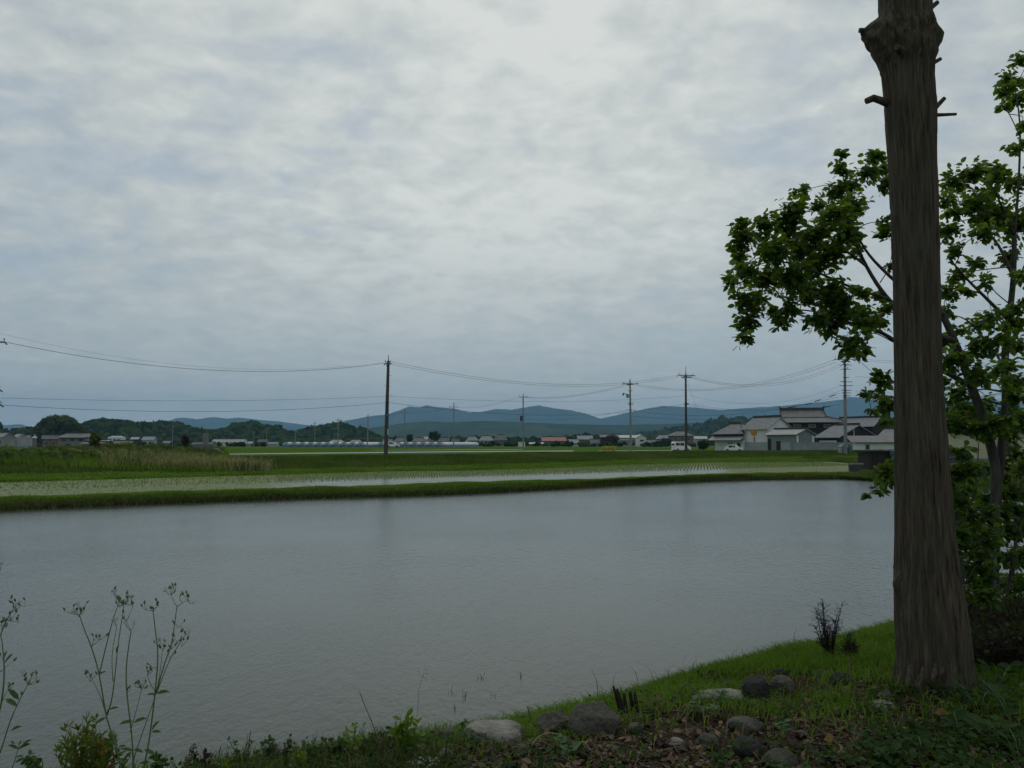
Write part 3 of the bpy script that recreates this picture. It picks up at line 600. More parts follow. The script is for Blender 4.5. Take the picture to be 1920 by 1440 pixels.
fuzzy_tree('garden_hedge', 1318, 825, 846, 24, 172, M['wood'], 'dark trimmed hedge at the left end of the white compound', 'hedge', sub_n=60, trunk=False)
fuzzy_tree('garden_tree', 1808, 752, 850, 92, 95, M['wood'], 'dark tree behind the beige building, left of its corrugated roof', 'tree', sub_n=130)
fuzzy_tree('garden_tree', 1895, 758, 830, 60, 100, M['wood'], 'dark tree above the right half of the corrugated roof', 'tree', sub_n=90)

# ================================================================== HOUSES
def roof_verts(w, d, rh, ov, kind, rf, th=0.14):
    """footprint x in [-w/2,w/2], y in [0,d]; eave at z=0"""
    x0, x1, y0, y1, ym = -w / 2 - ov, w / 2 + ov, -ov, d + ov, d / 2
    if kind == 'gable': a, b = x0, x1
    else: a, b = -w * rf / 2, w * rf / 2
    ez = -ov * rh / (d / 2) * 0.6
    e = [(x0, y0, ez), (x1, y0, ez), (x1, y1, ez), (x0, y1, ez)]; r = [(a, ym, rh), (b, ym, rh)]
    vs = [(x, y, z) for x, y, z in e + r] + [(x, y, z - th) for x, y, z in e] + [(x, y, z - th) for x, y, z in r]
    fs = [(0, 1, 5, 4), (2, 3, 4, 5), (6, 10, 11, 7), (8, 11, 10, 9), (0, 6, 7, 1), (2, 8, 9, 3)]
    if kind == 'gable': fs += [(0, 4, 10, 6), (4, 3, 9, 10), (1, 7, 11, 5), (5, 11, 8, 2)]
    else: fs += [(1, 2, 5), (3, 0, 4), (1, 7, 8, 2), (3, 9, 6, 0), (7, 11, 8), (9, 10, 6)]
    return vs, fs, e, r
def add_roof(parent, w, d, z, rh, ov, kind, rf, material, ribs=0.0, cx=0.0, y0=0.0, ridge=True, name='roof'):
    vs, fs, e, r = roof_verts(w, d, rh, ov, kind, rf)
    T = lambda p: (p[0] + cx, p[1] + y0, p[2] + z)
    ro = MB().add([T(p) for p in vs], fs).build(name, material, parent)
    if ridge:
        a, b = Vector(T(r[0])), Vector(T(r[1])); m = MB(); hw = 0.16 if ribs else 0.22
        m.box(a.x - 0.05, b.x + 0.05, a.y - hw, a.y + hw, a.z - 0.05, a.z + (0.42 if ribs else 0.25)); m.build('ridge_cap', M['ridge'], ro)
        if kind == 'hip' and ribs:
            for i, (p, q) in enumerate(((e[0], r[0]), (e[1], r[1]))): MB().tube([Vector(T(p)) + Vector((0, 0, 0.05)), Vector(T(q)) + Vector((0, 0, 0.1))], 0.13, 6).build('hip_ridge', M['ridge'], ro)
    if ribs:
        m = MB(); n = int((e[1][0] - e[0][0]) / ribs)
        for k in range(n + 1):
            x = e[0][0] + (e[1][0] - e[0][0]) * k / n
            f = 1.0
            if x < r[0][0] - 1e-6: f = (x - e[0][0]) / (r[0][0] - e[0][0])
            if x > r[1][0] + 1e-6: f = (e[1][0] - x) / (e[1][0] - r[1][0])
            if f < 0.05: continue
            p = Vector(T((x, e[0][1], e[0][2]))); q = p + (Vector(T((x, r[0][1], r[0][2]))) - p) * f
            nrm = Vector((0, -(q.z - p.z), q.y - p.y)).normalized(); s = Vector((ribs * 0.26, 0, 0))
            m.add([p - s, p + nrm * ribs * 0.24, p + s, q - s, q + nrm * ribs * 0.24, q + s], [(0, 1, 4, 3), (1, 2, 5, 4), (0, 2, 1), (3, 4, 5)])
        m.build('roof_tiles', material, ro, kind='stuff')
    return ro
def window(parent, x, z, w, h, y=0.0, side='front', W=0.0, mat_f=None, pane=None, name='window'):
    """frame with a pane set back inside it; front face at y, or on the right gable at x=W"""
    f = MB(); t = 0.07 + w * 0.03
    def B(mb, a, b, c0, c1, z0, z1):
        if side == 'front': mb.box(a, b, c0, c1, z0, z1)
        else: mb.box(W - c1, W - c0, a, b, z0, z1)
    for a, b, z0, z1 in ((x - w / 2, x + w / 2, z, z + t), (x - w / 2, x + w / 2, z + h - t, z + h), (x - w / 2, x - w / 2 + t, z + t, z + h - t), (x + w / 2 - t, x + w / 2, z + t, z + h - t)):
        B(f, a, b, -0.06 + y, 0.02 + y, z0, z1)
    fo = f.build(name, mat_f or M['alu'], parent)
    p = MB(); B(p, x - w / 2 + t, x + w / 2 - t, -0.012 + y, 0.03 + y, z + t, z + h - t); p.build('pane', pane or M['glass'], fo)
    return fo
def house(u0, u1, v_ridge, v_eave, D, kind, wall, roof, label, cat='house', rz=0.0, rf=0.55, depth=None, wins=(), pent=None, name='house', zb=None, group='village houses across the fields', ov=None):
    s = D / F; w = (u1 - u0) * s; x = ((u0 + u1) / 2 - 960) * s; zb = float(hp(x, D)) if zb is None else zb
    ze = (HOR - v_eave) * s + CAMZ - zb; rh = (v_eave - v_ridge) * s; d = depth or w * 0.62; ov = 0.06 * w if ov is None else ov
    w -= 2 * ov
    o = empty(name, (x, D, zb), label, cat, group, rz)
    m = MB().box(-w / 2, w / 2, 0, d, -0.3, ze)
    if kind == 'gable':
        for xx in (-w / 2, w / 2 - 0.12): m.add([(xx, 0, ze), (xx, d, ze), (xx, d / 2, ze + rh - 0.1), (xx + 0.12, 0, ze), (xx + 0.12, d, ze), (xx + 0.12, d / 2, ze + rh - 0.1)], [(0, 2, 1), (3, 4, 5), (0, 3, 5, 2), (1, 2, 5, 4)])
    m.build('wall', wall, o)
    add_roof(o, w, d, ze, rh, ov, kind, rf, roof)
    if pent:
        zp, dp = pent; MB().add([(-w / 2 - 0.3, -dp, zp - 0.35), (w / 2 + 0.3, -dp, zp - 0.35), (w / 2 + 0.3, 0.0, zp), (-w / 2 - 0.3, 0.0, zp), (-w / 2 - 0.3, -dp, zp - 0.45), (w / 2 + 0.3, -dp, zp - 0.45), (w / 2 + 0.3, 0, zp - 0.1), (-w / 2 - 0.3, 0, zp - 0.1)],
                 [(0, 1, 2, 3), (7, 6, 5, 4), (0, 4, 5, 1), (1, 5, 6, 2), (3, 7, 4, 0)]).build('porch_roof', roof, o)
    for fx, fz, fw, fh in wins: window(o, (fx - 0.5) * w, fz * ze, fw * w, fh * ze, -0.005)
    return o
P_, G_, T_, TD = M['plaster'], M['greyplaster'], M['tile'], M['tile_dark']
W3 = ((0.2, 0.55, 0.18, 0.26), (0.5, 0.55, 0.18, 0.26), (0.8, 0.55, 0.18, 0.26), (0.35, 0.1, 0.22, 0.26))
W2 = ((0.28, 0.3, 0.24, 0.36), (0.72, 0.3, 0.24, 0.36))
house(-18, 16, 811, 819, 300, 'gable', M['oldplaster'], T_, 'pale grey gabled house cut by the left edge of the photo', wins=W2, rz=-0.5)
house(14, 30, 816, 821, 330, 'gable', M['brownwall'], TD, 'low brown house second from the left edge', wins=W2)
house(25, 36, 813, 820, 320, 'gable', M['oldplaster'], T_, 'narrow pale gabled house near the left edge', wins=W2, depth=6)
house(34, 56, 816, 821, 340, 'gable', G_, T_, 'low grey house left of the cemetery monument', wins=W2)
house(82, 110, 815, 822, 235, 'gable', M['brownwall'], TD, 'dull brown house touching the left of the wide grey-roofed house', wins=W2, rz=0.5)
house(107, 168, 812, 819, 245, 'hip', M['oldplaster'], TD, 'wide two-storey house with grey hip roof below the bamboo grove', wins=W3, rf=0.7, pent=(3.3, 1.6))
house(152, 196, 828, 832, 238, 'gable', M['brownwall'], TD, 'long low dark annex right of the wide grey-roofed house', wins=W2, depth=5)
house(186, 203, 825, 829, 300, 'gable', M['darkwood'], M['metalroof'], 'dark shed with a pale roof right of the yellow-green bush', 'shed', depth=5)
house(203, 230, 817, 820, 420, 'hip', P_, M['metalroof'], 'boxy white building in front of the wooded hill', 'building', wins=W3, ov=0.2)
house(212, 248, 826, 831, 310, 'gable', M['brownwall'], TD, 'low brown house below the boxy white building', wins=W2)
house(246, 262, 819, 823, 400, 'gable', M['darkwood'], M['metalroof'], 'small dark shed with a bright roof left of a blue-grey house', 'shed')
house(267, 291, 818, 824, 390, 'gable', G_, M['greyplaster'], 'blue-grey gabled house in front of the wooded hill', wins=W2)
house(306, 322, 826, 830, 400, 'gable', M['oldplaster'], T_, 'small pale house left of the withered bush', wins=W2)
house(360, 400, 829, 833, 330, 'gable', M['brownwall'], TD, 'low brownish house behind the stone tomb', wins=W2)
house(397, 458, 823, 829, 380, 'gable', P_, T_, 'long white two-storey building left of the greenhouses', 'building', wins=((0.12, 0.5, 0.08, 0.3), (0.3, 0.5, 0.1, 0.3), (0.5, 0.5, 0.08, 0.3), (0.7, 0.5, 0.1, 0.3), (0.75, 0.05, 0.2, 0.3)), depth=8, ov=0.3)
house(456, 474, 827, 831, 385, 'gable', G_, M['metalroof'], 'small grey shed joined to the long white building', 'shed')
house(484, 503, 823, 828, 430, 'gable', M['brownwall'], TD, 'brown house left of the first greenhouse', wins=W2)
house(502, 522, 828, 832, 360, 'gable', G_, T_, 'low grey barn next to the first greenhouse', 'barn')
house(616, 645, 824, 829, 520, 'hip', G_, T_, 'pale grey house above the left greenhouse block', wins=W2)
house(655, 678, 824, 829, 520, 'hip', M['brownwall'], T_, 'small brown house above the gap between greenhouse blocks', wins=W2)
house(718, 736, 823, 829, 500, 'gable', M['oldplaster'], T_, 'pale house half behind the dark near pole', wins=W2)
house(737, 768, 820, 827, 480, 'hip', M['brownwall'], TD, 'brown hip-roofed house right of the dark near pole', wins=W2)
house(770, 802, 820, 827, 470, 'hip', P_, TD, 'white-walled house with dark hip roof above the right greenhouses', wins=W3)
house(790, 806, 818, 823, 540, 'gable', G_, M['metalroof'], 'bright-roofed house right behind a white-walled one', wins=W2)
house(806, 822, 819, 826, 520, 'gable', M['oldplaster'], T_, 'pale gabled house among roofs left of the truck', wins=W2, rz=0.7)
house(820, 843, 820, 827, 500, 'gable', M['brownwall'], TD, 'brown house with dark roof left of the truck', wins=W2)
house(846, 862, 822, 828, 500, 'gable', M['oldplaster'], TD, 'white house just left of the truck', wins=W2)
house(874, 897, 818, 825, 480, 'hip', M['oldplaster'], T_, 'first of three hip-roofed houses right of the truck', wins=W3)
house(897, 926, 817, 825, 480, 'hip', G_, T_, 'middle of three hip-roofed houses right of the truck', wins=W3)
house(925, 952, 815, 824, 500, 'hip', M['brownwall'], TD, 'tallest of three hip-roofed houses left of the centre pole', wins=W3)
house(992, 1021, 829, 832, 420, 'gable', M['brownwall'], M['metalroof'], 'long low barn left of the red-roofed house', 'barn', depth=7)
house(1015, 1062, 819, 826, 430, 'gable', M['brownwall'], M['redroof'], 'house with a faded red roof', wins=W2, depth=9)
house(1066, 1092, 823, 830, 420, 'gable', P_, T_, 'white gabled storehouse right of the red-roofed house', wins=((0.5, 0.35, 0.2, 0.3),), rz=0.75)
house(1082, 1112, 816, 823, 470, 'gable', M['brownwall'], T_, 'grey-roofed house behind the white storehouse', wins=W2)
house(1106, 1133, 823, 830, 430, 'gable', G_, TD, 'low grey house right of the white storehouse', wins=W2)
house(1124, 1166, 814, 819, 420, 'gable', M['darkwood'], TD, 'dark weathered barn left of the two-storey white house', 'barn')
house(1160, 1201, 815, 820, 400, 'gable', G_, M['metalroof'], 'pale-roofed wing left of the two-storey white house', wins=((0.3, 0.1, 0.2, 0.3), (0.7, 0.1, 0.2, 0.3)), pent=(3.4, 1.4))
def gable_front(u0, u1, v_peak, v_eave, D, wall, roof, label, cat='house', wins=(), depth=9, group='village houses across the fields'):
    s = D / F; w = (u1 - u0) * s; x = ((u0 + u1) / 2 - 960) * s; zb = float(hp(x, D)); ze = (HOR - v_eave) * s + CAMZ - zb; rh = (v_eave - v_peak) * s
    o = empty('house', (x, D, zb), label, cat, group); h = w / 2
    MB().prism([(-h, -0.3), (h, -0.3), (h, ze), (0, ze + rh - 0.08), (-h, ze)], 0, depth).build('wall', wall, o)
    k = 0.35; MB().prism([(-h - k, ze - k * rh / h), (0, ze + rh), (h + k, ze - k * rh / h), (h + k, ze - k * rh / h + 0.16), (0, ze + rh + 0.18), (-h - k, ze - k * rh / h + 0.16)], -0.5, depth + 0.5).build('roof', roof, o)
    for fx, fz, fw, fh in wins: window(o, (fx - 0.5) * w, fz * ze, fw * w, fh * ze, -0.005)
    return o
gable_front(1193, 1211, 815, 821, 394, P_, M['metalroof'], 'two-storey white house with its gable to the fields', wins=((0.55, 0.55, 0.42, 0.24), (0.55, 0.12, 0.42, 0.2)))
house(1208, 1236, 824, 829, 420, 'gable', G_, TD, 'low grey house right of the two-storey white house', wins=W2)
house(1231, 1258, 815, 822, 400, 'hip', M['oldplaster'], T_, 'pale hip-roofed house left of the brown one', wins=W2)
house(1255, 1301, 808, 816, 380, 'hip', M['brownwall'], TD, 'large brown two-storey house with hip roof behind the van', wins=W3, rf=0.25)
house(1301, 1326, 817, 822, 400, 'gable', G_, M['metalroof'], 'pale-roofed house between the brown house and the compound', wins=W2)

vh = []
for k in range(260):
    u = random.uniform(0, 1330); d_ = random.uniform(330, 500)
    if 525 < u < 840 and d_ < 420: continue
    z_ = float(hp((u - 960) / F * d_, d_)); r_ = random.uniform(.4, 1.5)
    for _ in range(5): vh.append(((u - 960) / F * d_ + random.gauss(0, r_), d_ + random.gauss(0, r_), z_ + random.uniform(.2, 1.3) * r_))
clumps('village_hedges', np.array(vh), .8 * (.5 + rng.random(len(vh))), M['wood'], sub=1, jit=.4, kind='stuff')
# greenhouses: arched vinyl tunnels standing side by side
def greenhouse(u, wpx, D, label):
    s = D / F; w = wpx * s; x = (u - 960) * s; zb = float(hp(x, D)); hgt = (HOR - 829) * s + CAMZ - zb; L = 26.0
    o = empty('greenhouse', (x, D, zb), label, 'greenhouse', 'vinyl greenhouses beyond the fields', -0.42)
    n = 10; sk = hgt * 0.42
    prof = [(-w / 2, sk)] + [(-w / 2 * math.cos(math.pi * k / n), sk + (hgt - sk) * math.sin(math.pi * k / n) ** 0.8) for k in range(1, n)] + [(w / 2, sk)]
    MB().prism(prof, 0, L).build('arched_cover', M['vinyl'], o)
    MB().box(-w / 2, w / 2, 0.01, L - 0.01, -0.2, sk - 0.01).build('skirt', M['bluevinyl'], o)
    MB().tube([(p[0] * 1.0, -0.03, p[1] + 0.03) for p in prof], 0.05, 4).build('end_hoop', M['steel'], o)
    MB().box(-0.45, 0.45, -0.05, -0.01, 0, min(1.9, hgt * 0.7)).build('door', M['bluevinyl'], o)
names = ['first', 'second', 'third', 'fourth', 'fifth', 'sixth', 'seventh', 'eighth', 'ninth', 'tenth']
for k in range(10): greenhouse(537 + k * 15.6, 15.2, 255, names[k] + ' vinyl tunnel from the left in the left greenhouse block')
for k in range(9): greenhouse(700 + k * 15.6, 15.2, 262, names[k] + ' vinyl tunnel from the left in the right greenhouse block')
# long pale-blue retaining strip behind the graves
s = 150 / F
w_ = MB().box(-95 * 0 - 960 * s, (66 - 960) * s, 150, 150.4, 0.8, 2 - 5 * s); w_ = w_.build('canal_wall', M['bluevinyl']); tag(w_, 'long pale blue-grey canal wall behind the gravestones', 'wall')
# ================================================================== RIGHT-HAND COMPOUND
RZ = math.radians(-58)
def compound(uc, ul, ur, v_eave, v_ridge, D, wall, roof, label, name='house', cat='house', zb=0.35, kind='gable', ribs=0.30, rf=0.5, ov=0.45, dado=None, group='buildings of the walled compound'):
    """house seen over its near corner: front to the left, right gable to the right"""
    s = D / F; w = (uc - ul) * s / 0.753; d = (ur - uc) * s / 0.657
    ze = (HOR - v_eave) * s + CAMZ - zb; rh = (v_eave - v_ridge) * s
    cx = (uc - 960) * s; o = empty(name, (cx - math.cos(RZ) * w / 2, D - math.sin(RZ) * w / 2, zb), label, cat, group, RZ)
    m = MB().box(-w / 2, w / 2, 0, d, -0.4, ze)
    if kind == 'gable':
        for xx in (-w / 2, w / 2 - 0.15): m.add([(xx, 0, ze), (xx, d, ze), (xx, d / 2, ze + rh - 0.12), (xx + 0.15, 0, ze), (xx + 0.15, d, ze), (xx + 0.15, d / 2, ze + rh - 0.12)], [(0, 2, 1), (3, 4, 5), (0, 3, 5, 2), (1, 2, 5, 4)])
    m.build('wall', wall, o)
    add_roof(o, w, d, ze, rh, ov, kind, rf, roof, ribs)
    ze_ = ze - ov * rh / (d / 2) * .6; MB().tube([(-w / 2 - ov, -ov - .06, ze_ - .08), (w / 2 + ov, -ov - .06, ze_ - .08)], .06, 6).build('gutter', M['steel'], o)
    MB().tube([(-w / 2 + .1, -ov, ze_ - .1), (-w / 2 + .1, -.08, ze_ - .5), (-w / 2 + .1, -.08, 0)], .045, 6).build('downpipe', M['steel'], o)
    if dado:
        h = (HOR - dado[0]) * s + CAMZ - zb
        MB().box(-w / 2 - 0.04, w / 2 + 0.04, -0.04, d + 0.04, -0.3, h).build('lower_wall', dado[1], o)
    return o, w, d, ze
# low white house on the left
o, w, d, ze = compound(1393, 1338, 1420, 811, 794, 171, P_, T_, 'low white-walled house at the left end of the compound', kind='hip', rf=0.35)
zz = (HOR - 818) * 0.114 + CAMZ - 0.35
MB().box(-w / 2 - 0.05, w / 2 + 0.05, -0.07, -0.002, zz, ze - 0.02).build('dark_upper_wall', M['darkwood'], o)
MB().add([(-w / 2 - 0.6, -1.5, zz - 0.75), (w / 2 + 0.4, -1.5, zz - 0.75), (w / 2 + 0.4, 0, zz), (-w / 2 - 0.6, 0, zz), (-w / 2 - 0.6, -1.5, zz - 0.9), (w / 2 + 0.4, -1.5, zz - 0.9), (w / 2 + 0.4, 0, zz - 0.15), (-w / 2 - 0.6, 0, zz - 0.15)],
         [(0, 1, 2, 3), (7, 6, 5, 4), (0, 4, 5, 1), (1, 5, 6, 2), (3, 7, 4, 0)]).build('porch_roof', T_, o)
MB().box(-w / 2 + 3.9, -w / 2 + 5.4, -0.06, -0.003, 0, 2.0).build('door', M['greyplaster'], o)
window(o, w / 2 - 1.3, 0.7, 1.1, 1.2, -0.005)
# white storehouse
o, w, d, ze = compound(1438, 1394, 1483, 803, 781.5, 166, P_, T_, 'tall white plaster storehouse with tiled gable roof behind the round mirror', name='storehouse', cat='storehouse', dado=(829, M['greyplaster']))
# grey-green shed
o, w, d, ze = compound(1491, 1441, 1526, 813.5, 803.5, 156, M['greensheet'], M['tile'], 'grey-green metal shed with wide openings right of the white storehouse', name='shed', cat='shed', ribs=0)
MB().box(-w / 2 + 0.1, -w / 2 + 0.9, -0.05, -0.004, 0, ze - 0.9).build('door', M['darkwood'], o)
MB().box(-w / 2 + 2.2, -w / 2 + 3.2, -0.05, -0.004, 0, 2.2).build('door', M['darkwood'], o)
MB().box(-w / 2 + 3.3, -w / 2 + 5.6, -0.06, -0.003, 0, 1.9).build('shutter', M['greyplaster'], o)
for y0, y1, mt in ((0.15, 0.75, P_), (1.0, d - 0.95, M['greensheet']), (d - 0.75, d - 0.15, P_)):
    MB().box(w / 2 + 0.002, w / 2 + 0.07, y0, y1, 1.95, ze - 0.35).build('wall_panel', mt, o)
MB().box(w / 2 + 0.003, w / 2 + 0.10, 0.05, d - 0.05, -0.2, 1.8).build('lower_wall', M['blockwall'], o)
# great hall
D = 188; s = D / F; o = empty('hall', ((1508 - 960) * s, D, 0.35), 'large old hall with a broad hip-and-gable tiled roof towering behind the compound', 'hall', 'buildings of the walled compound', math.radians(-14))
W_ = 134 * s; dd = 11.0; ze = (HOR - 790) * s + CAMZ - 0.35; rh = (790 - 767) * s
MB().box(-W_ / 2 + 1.2, W_ / 2 - 1.2, 0, dd, -0.4, ze).build('wall', M['darkwood'], o)  # dark wall colour also carries the painted-in shadow below the broad roof
for k in range(6): window(o, -W_ / 2 + 2.6 + k * (W_ - 5.2) / 5, 1.2, 1.5, 1.4, -.005)
for k in range(4): window(o, -W_ / 2 + 3.4 + k * (W_ - 6.8) / 3, ze - 1.5, 1.6, .8, -.005)
ro = add_roof(o, W_ - 2.4, dd, ze, rh * 0.62, 1.2, 'hip', 0.70, TD, 0.0, ridge=False)
hw = 74 * s / 2; z0 = ze + rh * 0.36; z1 = ze + rh; yc = dd / 2
MB().add([(-hw - .5, yc - dd * 0.27, z0), (hw + .5, yc - dd * 0.27, z0), (hw + .2, yc, z1), (-hw - .2, yc, z1), (-hw - .5, yc + dd * 0.27, z0), (hw + .5, yc + dd * 0.27, z0)], [(0, 1, 2, 3), (5, 4, 3, 2), (0, 3, 4), (1, 5, 2)]).build('upper_roof', TD, ro)
MB().box(-hw - 0.5, hw + 0.5, yc - 0.25, yc + 0.25, z1 - 0.05, z1 + 0.55).build('ridge_cap', M['ridge'], ro)
for sg in (-1, 1):
    MB().add([(sg * (hw + .5), yc - .2, z1 + .5), (sg * (hw + .5), yc + .2, z1 + .5), (sg * (hw + .1), yc, z1 + .5), (sg * (hw + .6), yc, z1 + 1.25)], [(0, 1, 3), (1, 2, 3), (2, 0, 3), (0, 2, 1)]).build('ridge_end_tile', M['ridge'], ro)
    MB().tube([(sg * (hw + .3), yc - .1, z1), (sg * (hw + .55), yc - dd * .27, z0 + .15), (sg * (W_ / 2 - .6), -.5, ze + .35), (sg * (W_ / 2 + .1), -1.2, ze - .05)], 0.16, 6).build('hip_ridge', M['ridge'], ro)
# tiled house to the right
o, w, d, ze = compound(1571, 1535, 1648, 819, 796, 163, M['darkwood'], T_, 'tiled house with dark timber gable behind the tall right pole')
MB().box(-w / 2 + 0.6, w / 2 - 0.5, -0.06, -0.003, ze - 1.1, ze - 0.75).build('lintel', P_, o)
# long house behind
o, w, d, ze = compound(1636, 1572, 1668, 798, 782, 190, M['darkwood'], T_, 'long tiled house behind the tall right pole, ridge just under the mountains')
# right-hand tiled house
o, w, d, ze = compound(1690, 1652, 1730, 822, 803, 166, M['darkwood'], T_, 'tiled house half hidden by the big trunk', name='house')
# long low white building
D = 150; s = D / F; o = empty('storehouse', ((1662 - 960) * s, D, 0.35), 'long low white-walled outbuilding with a dark window left of the big trunk', 'storehouse', 'buildings of the walled compound', math.radians(-12))
W_ = 122 * s; ze = (HOR - 830) * s + 1.65
MB().box(-W_ / 2, W_ / 2, 0, 4, -0.4, ze).build('wall', P_, o)
MB().add([(-W_ / 2 - .4, -.6, ze - .05), (W_ / 2 + .4, -.6, ze - .05), (W_ / 2 + .4, 4.4, ze + 1.2), (-W_ / 2 - .4, 4.4, ze + 1.2), (-W_ / 2 - .4, -.6, ze + .1), (W_ / 2 + .4, -.6, ze + .1), (W_ / 2 + .4, 4.4, ze + 1.35), (-W_ / 2 - .4, 4.4, ze + 1.35)],
         [(3, 2, 1, 0), (4, 5, 6, 7), (0, 1, 5, 4), (1, 2, 6, 5), (2, 3, 7, 6), (3, 0, 4, 7)]).build('roof', TD, o)
window(o, -W_ / 2 + 2.6, 0.55, 0.8, 1.0, -0.004); MB().box(-W_ / 2 + 2.1, -W_ / 2 + 3.1, -0.05, 0.3, 0.42, 0.54).build('sill', P_, o)
# block wall
D = 140; s = D / F; o = empty('block_wall', ((1541 - 960) * s, D, 0.3), 'grey concrete block wall in front of the grey-green shed', 'wall', None, math.radians(-16))
W_ = 104 * s; hh = (HOR - 830) * s + 1.7; n = int(W_ / 0.8)
for k in range(n):
    for j in range(3): MB().box(-W_ / 2 + k * W_ / n + .008, -W_ / 2 + (k + 1) * W_ / n - .008, random.uniform(-.012, .012), 0.15, -0.2 + j * (hh + .2) / 3 + .008, -0.2 + (j + 1) * (hh + .2) / 3 - .008).build('concrete_panel', M['blockwall'], o)
MB().box(-W_ / 2, W_ / 2, 0.03, 0.13, -0.2, hh).build('core', M['granite'], o)
MB().box(-W_ / 2 - .05, W_ / 2 + .05, -0.04, 0.19, hh, hh + .08).build('coping', M['blockwall'], o)
# beige building far right
D = 78; s = D / F; zb = 0.33; o = empty('storehouse', ((1862 - 960) * s, D, zb), 'beige rendered building with a white corrugated roof behind the leafy tree', 'building', None, math.radians(-8))
W_ = 150 * s; hh = (HOR - 806) * s + CAMZ - zb
MB().box(-W_ / 2, W_ / 2, 0, 6, 0.25, hh - 0.25).build('wall', M['beige'], o)
MB().box(-W_ / 2 - .05, W_ / 2 + .05, -.05, 6.05, -.2, .25).build('plinth', M['granite'], o)
MB().box(-W_ / 2 - .3, W_ / 2 + .3, -.45, -.32, hh - .32, hh - .1).build('fascia', M['steel'], o)
m = MB(); n = 46
for k in range(n):
    x0 = -W_ / 2 - .4 + (W_ + .8) * k / n; x1 = -W_ / 2 - .4 + (W_ + .8) * (k + 1) / n; xm = (x0 + x1) / 2
    m.add([(x0, -.6, hh - .05), (xm, -.6, hh + .13), (x1, -.6, hh - .05), (x0, 6.4, hh + .75), (xm, 6.4, hh + .93), (x1, 6.4, hh + .75), (x0, -.6, hh - .09), (xm, -.6, hh + .09), (x1, -.6, hh - .09)], [(0, 1, 4, 3), (1, 2, 5, 4), (6, 7, 1, 0), (7, 8, 2, 1)])
m.build('corrugated_roof', M['metalroof'], o)
MB().box(-W_ / 2 + .02, -W_ / 2 + .28, -.07, -.003, .26, hh - .3).build('corner_post', M['beige'], o)
window(o, 0.9, 1.0, 1.2, 1.0, -0.004)
D = 70; s = D / F; o = empty('stone_wall', ((1778 - 960) * s, D, 0.3), 'low dark stone wall to the right of the big trunk', 'wall')
for j in range(3):
    x = -1.6
    while x < 1.6:
        l = random.uniform(.3, .6); MB().box(x + .01, x + l - .01, random.uniform(-.04, .02), .3, -.1 + j * .32 + .01, .2 + j * .32).build('stone', M['granite_dark'], o); x += l
# pump hut, tarpaulin, low concrete wall
D = 53; s = D / F; hx = (1664 - 960) * s; o = empty('pump_hut', (hx, D, 0.33), 'small dark timber pump hut with a flat lid by the paddy', 'hut')
w_ = 74 * s; hh = (HOR - 848) * s + CAMZ - 0.33
n = 9
for k in range(n): MB().box(-w_ / 2 + k * w_ / n + .006, -w_ / 2 + (k + 1) * w_ / n - .006, random.uniform(-.015, .01), .06, -.2, hh).build('plank', M['darkwood'], o)
MB().box(-w_ / 2 + .02, w_ / 2 - .02, .06, 1.8, -.2, hh - .02).build('body', M['darkwood'], o)
MB().box(-w_ / 2 - .12, w_ / 2 + .12, -.15, 1.95, hh, hh + .10).build('lid', M['black'], o)
t = empty('tarpaulin', (hx + .35, D - .02, 0.33 + hh + .10), 'dark blue tarpaulin thrown over the right half of the pump hut', 'tarpaulin')
V = []; nx, ny = 14, 12
for j in range(ny):
    for i in range(nx):
        x = -.35 + i / (nx - 1) * 1.3; q = j / (ny - 1) * 2.0
        V.append((x + .02 * math.sin(q * 9), (-.17 - .03 * math.sin(x * 14 + q * 3)) if q < .6 else q - .8, (-(.6 - q) * 1.1 if q < .6 else 0.02) + .015 * math.sin(x * 11 + q * 7)))
mesh_np('cover', V, np.array([(j * nx + i, j * nx + i + 1, (j + 1) * nx + i + 1, (j + 1) * nx + i) for j in range(ny - 1) for i in range(nx - 1)]), M['tarp'], t, smooth=True)
a, b = at(1594, 881, 51), at(1632, 881, 50); o = empty('culvert_wall', ((a.x + b.x) / 2, 51, 0.3), 'low dark concrete culvert wall left of the pump hut', 'wall')
L = (b.x - a.x) / 2; MB().box(-L, L, 0, .25, -.3, (HOR - 871) * 51 / F + 1.7).build('face', M['granite_dark'], o); MB().box(-L - .03, L + .03, -.03, .28, (HOR - 871) * 51 / F + 1.7, (HOR - 870) * 51 / F + 1.76).build('cap', M['granite'], o)

# traffic mirror, lamp, covered machine
D = 128; s = D / F; P = ((1413 - 960) * s, D, 0.45); o = empty('traffic_mirror', P, 'round orange-backed traffic mirror on a red post before the white storehouse', 'traffic mirror')
zc_ = (HOR - 811.5) * s + CAMZ - P[2]
MB().tube([(0, 0, -.2), (0, 0, zc_)], .05, 8).build('post', M['orange'], o)
MB().tube([(0, -.03, zc_), (0, .03, zc_)], 6.2 * s, 24).build('mirror_back', M['orange'], o)
MB().tube([(0, .0301, zc_), (0, .06, zc_)], [5.6 * s, 5.0 * s], 24).build('mirror_glass', M['glass'], o)
MB().box(-.1, .1, -.09, -.055, zc_ - 1.45, zc_ - .65).build('red_plate', M['redpaint'], o)
D = 126; s = D / F; o = empty('street_lamp', ((1600 - 960) * s, D, 0.4), 'thin white street lamp right of the tall right pole', 'street lamp')
zt = (HOR - 806) * s + 1.6
MB().tube([(0, 0, -.2), (0, 0, zt)], [.06, .045], 8).build('post', P_, o); MB().tube([(0, 0, zt - .1), (-.1, 0, zt + .15), (-.45, -.1, zt + .2)], .035, 6).build('arm', P_, o); MB().box(-.8, -.4, -.2, .0, zt + .14, zt + .26).build('lamp_head', P_, o)
D = 118; s = D / F; o = empty('covered_machine', ((1586 - 960) * s, D, 0.42), 'teal covered farm machine parked at the foot of the tall right pole', 'machine')
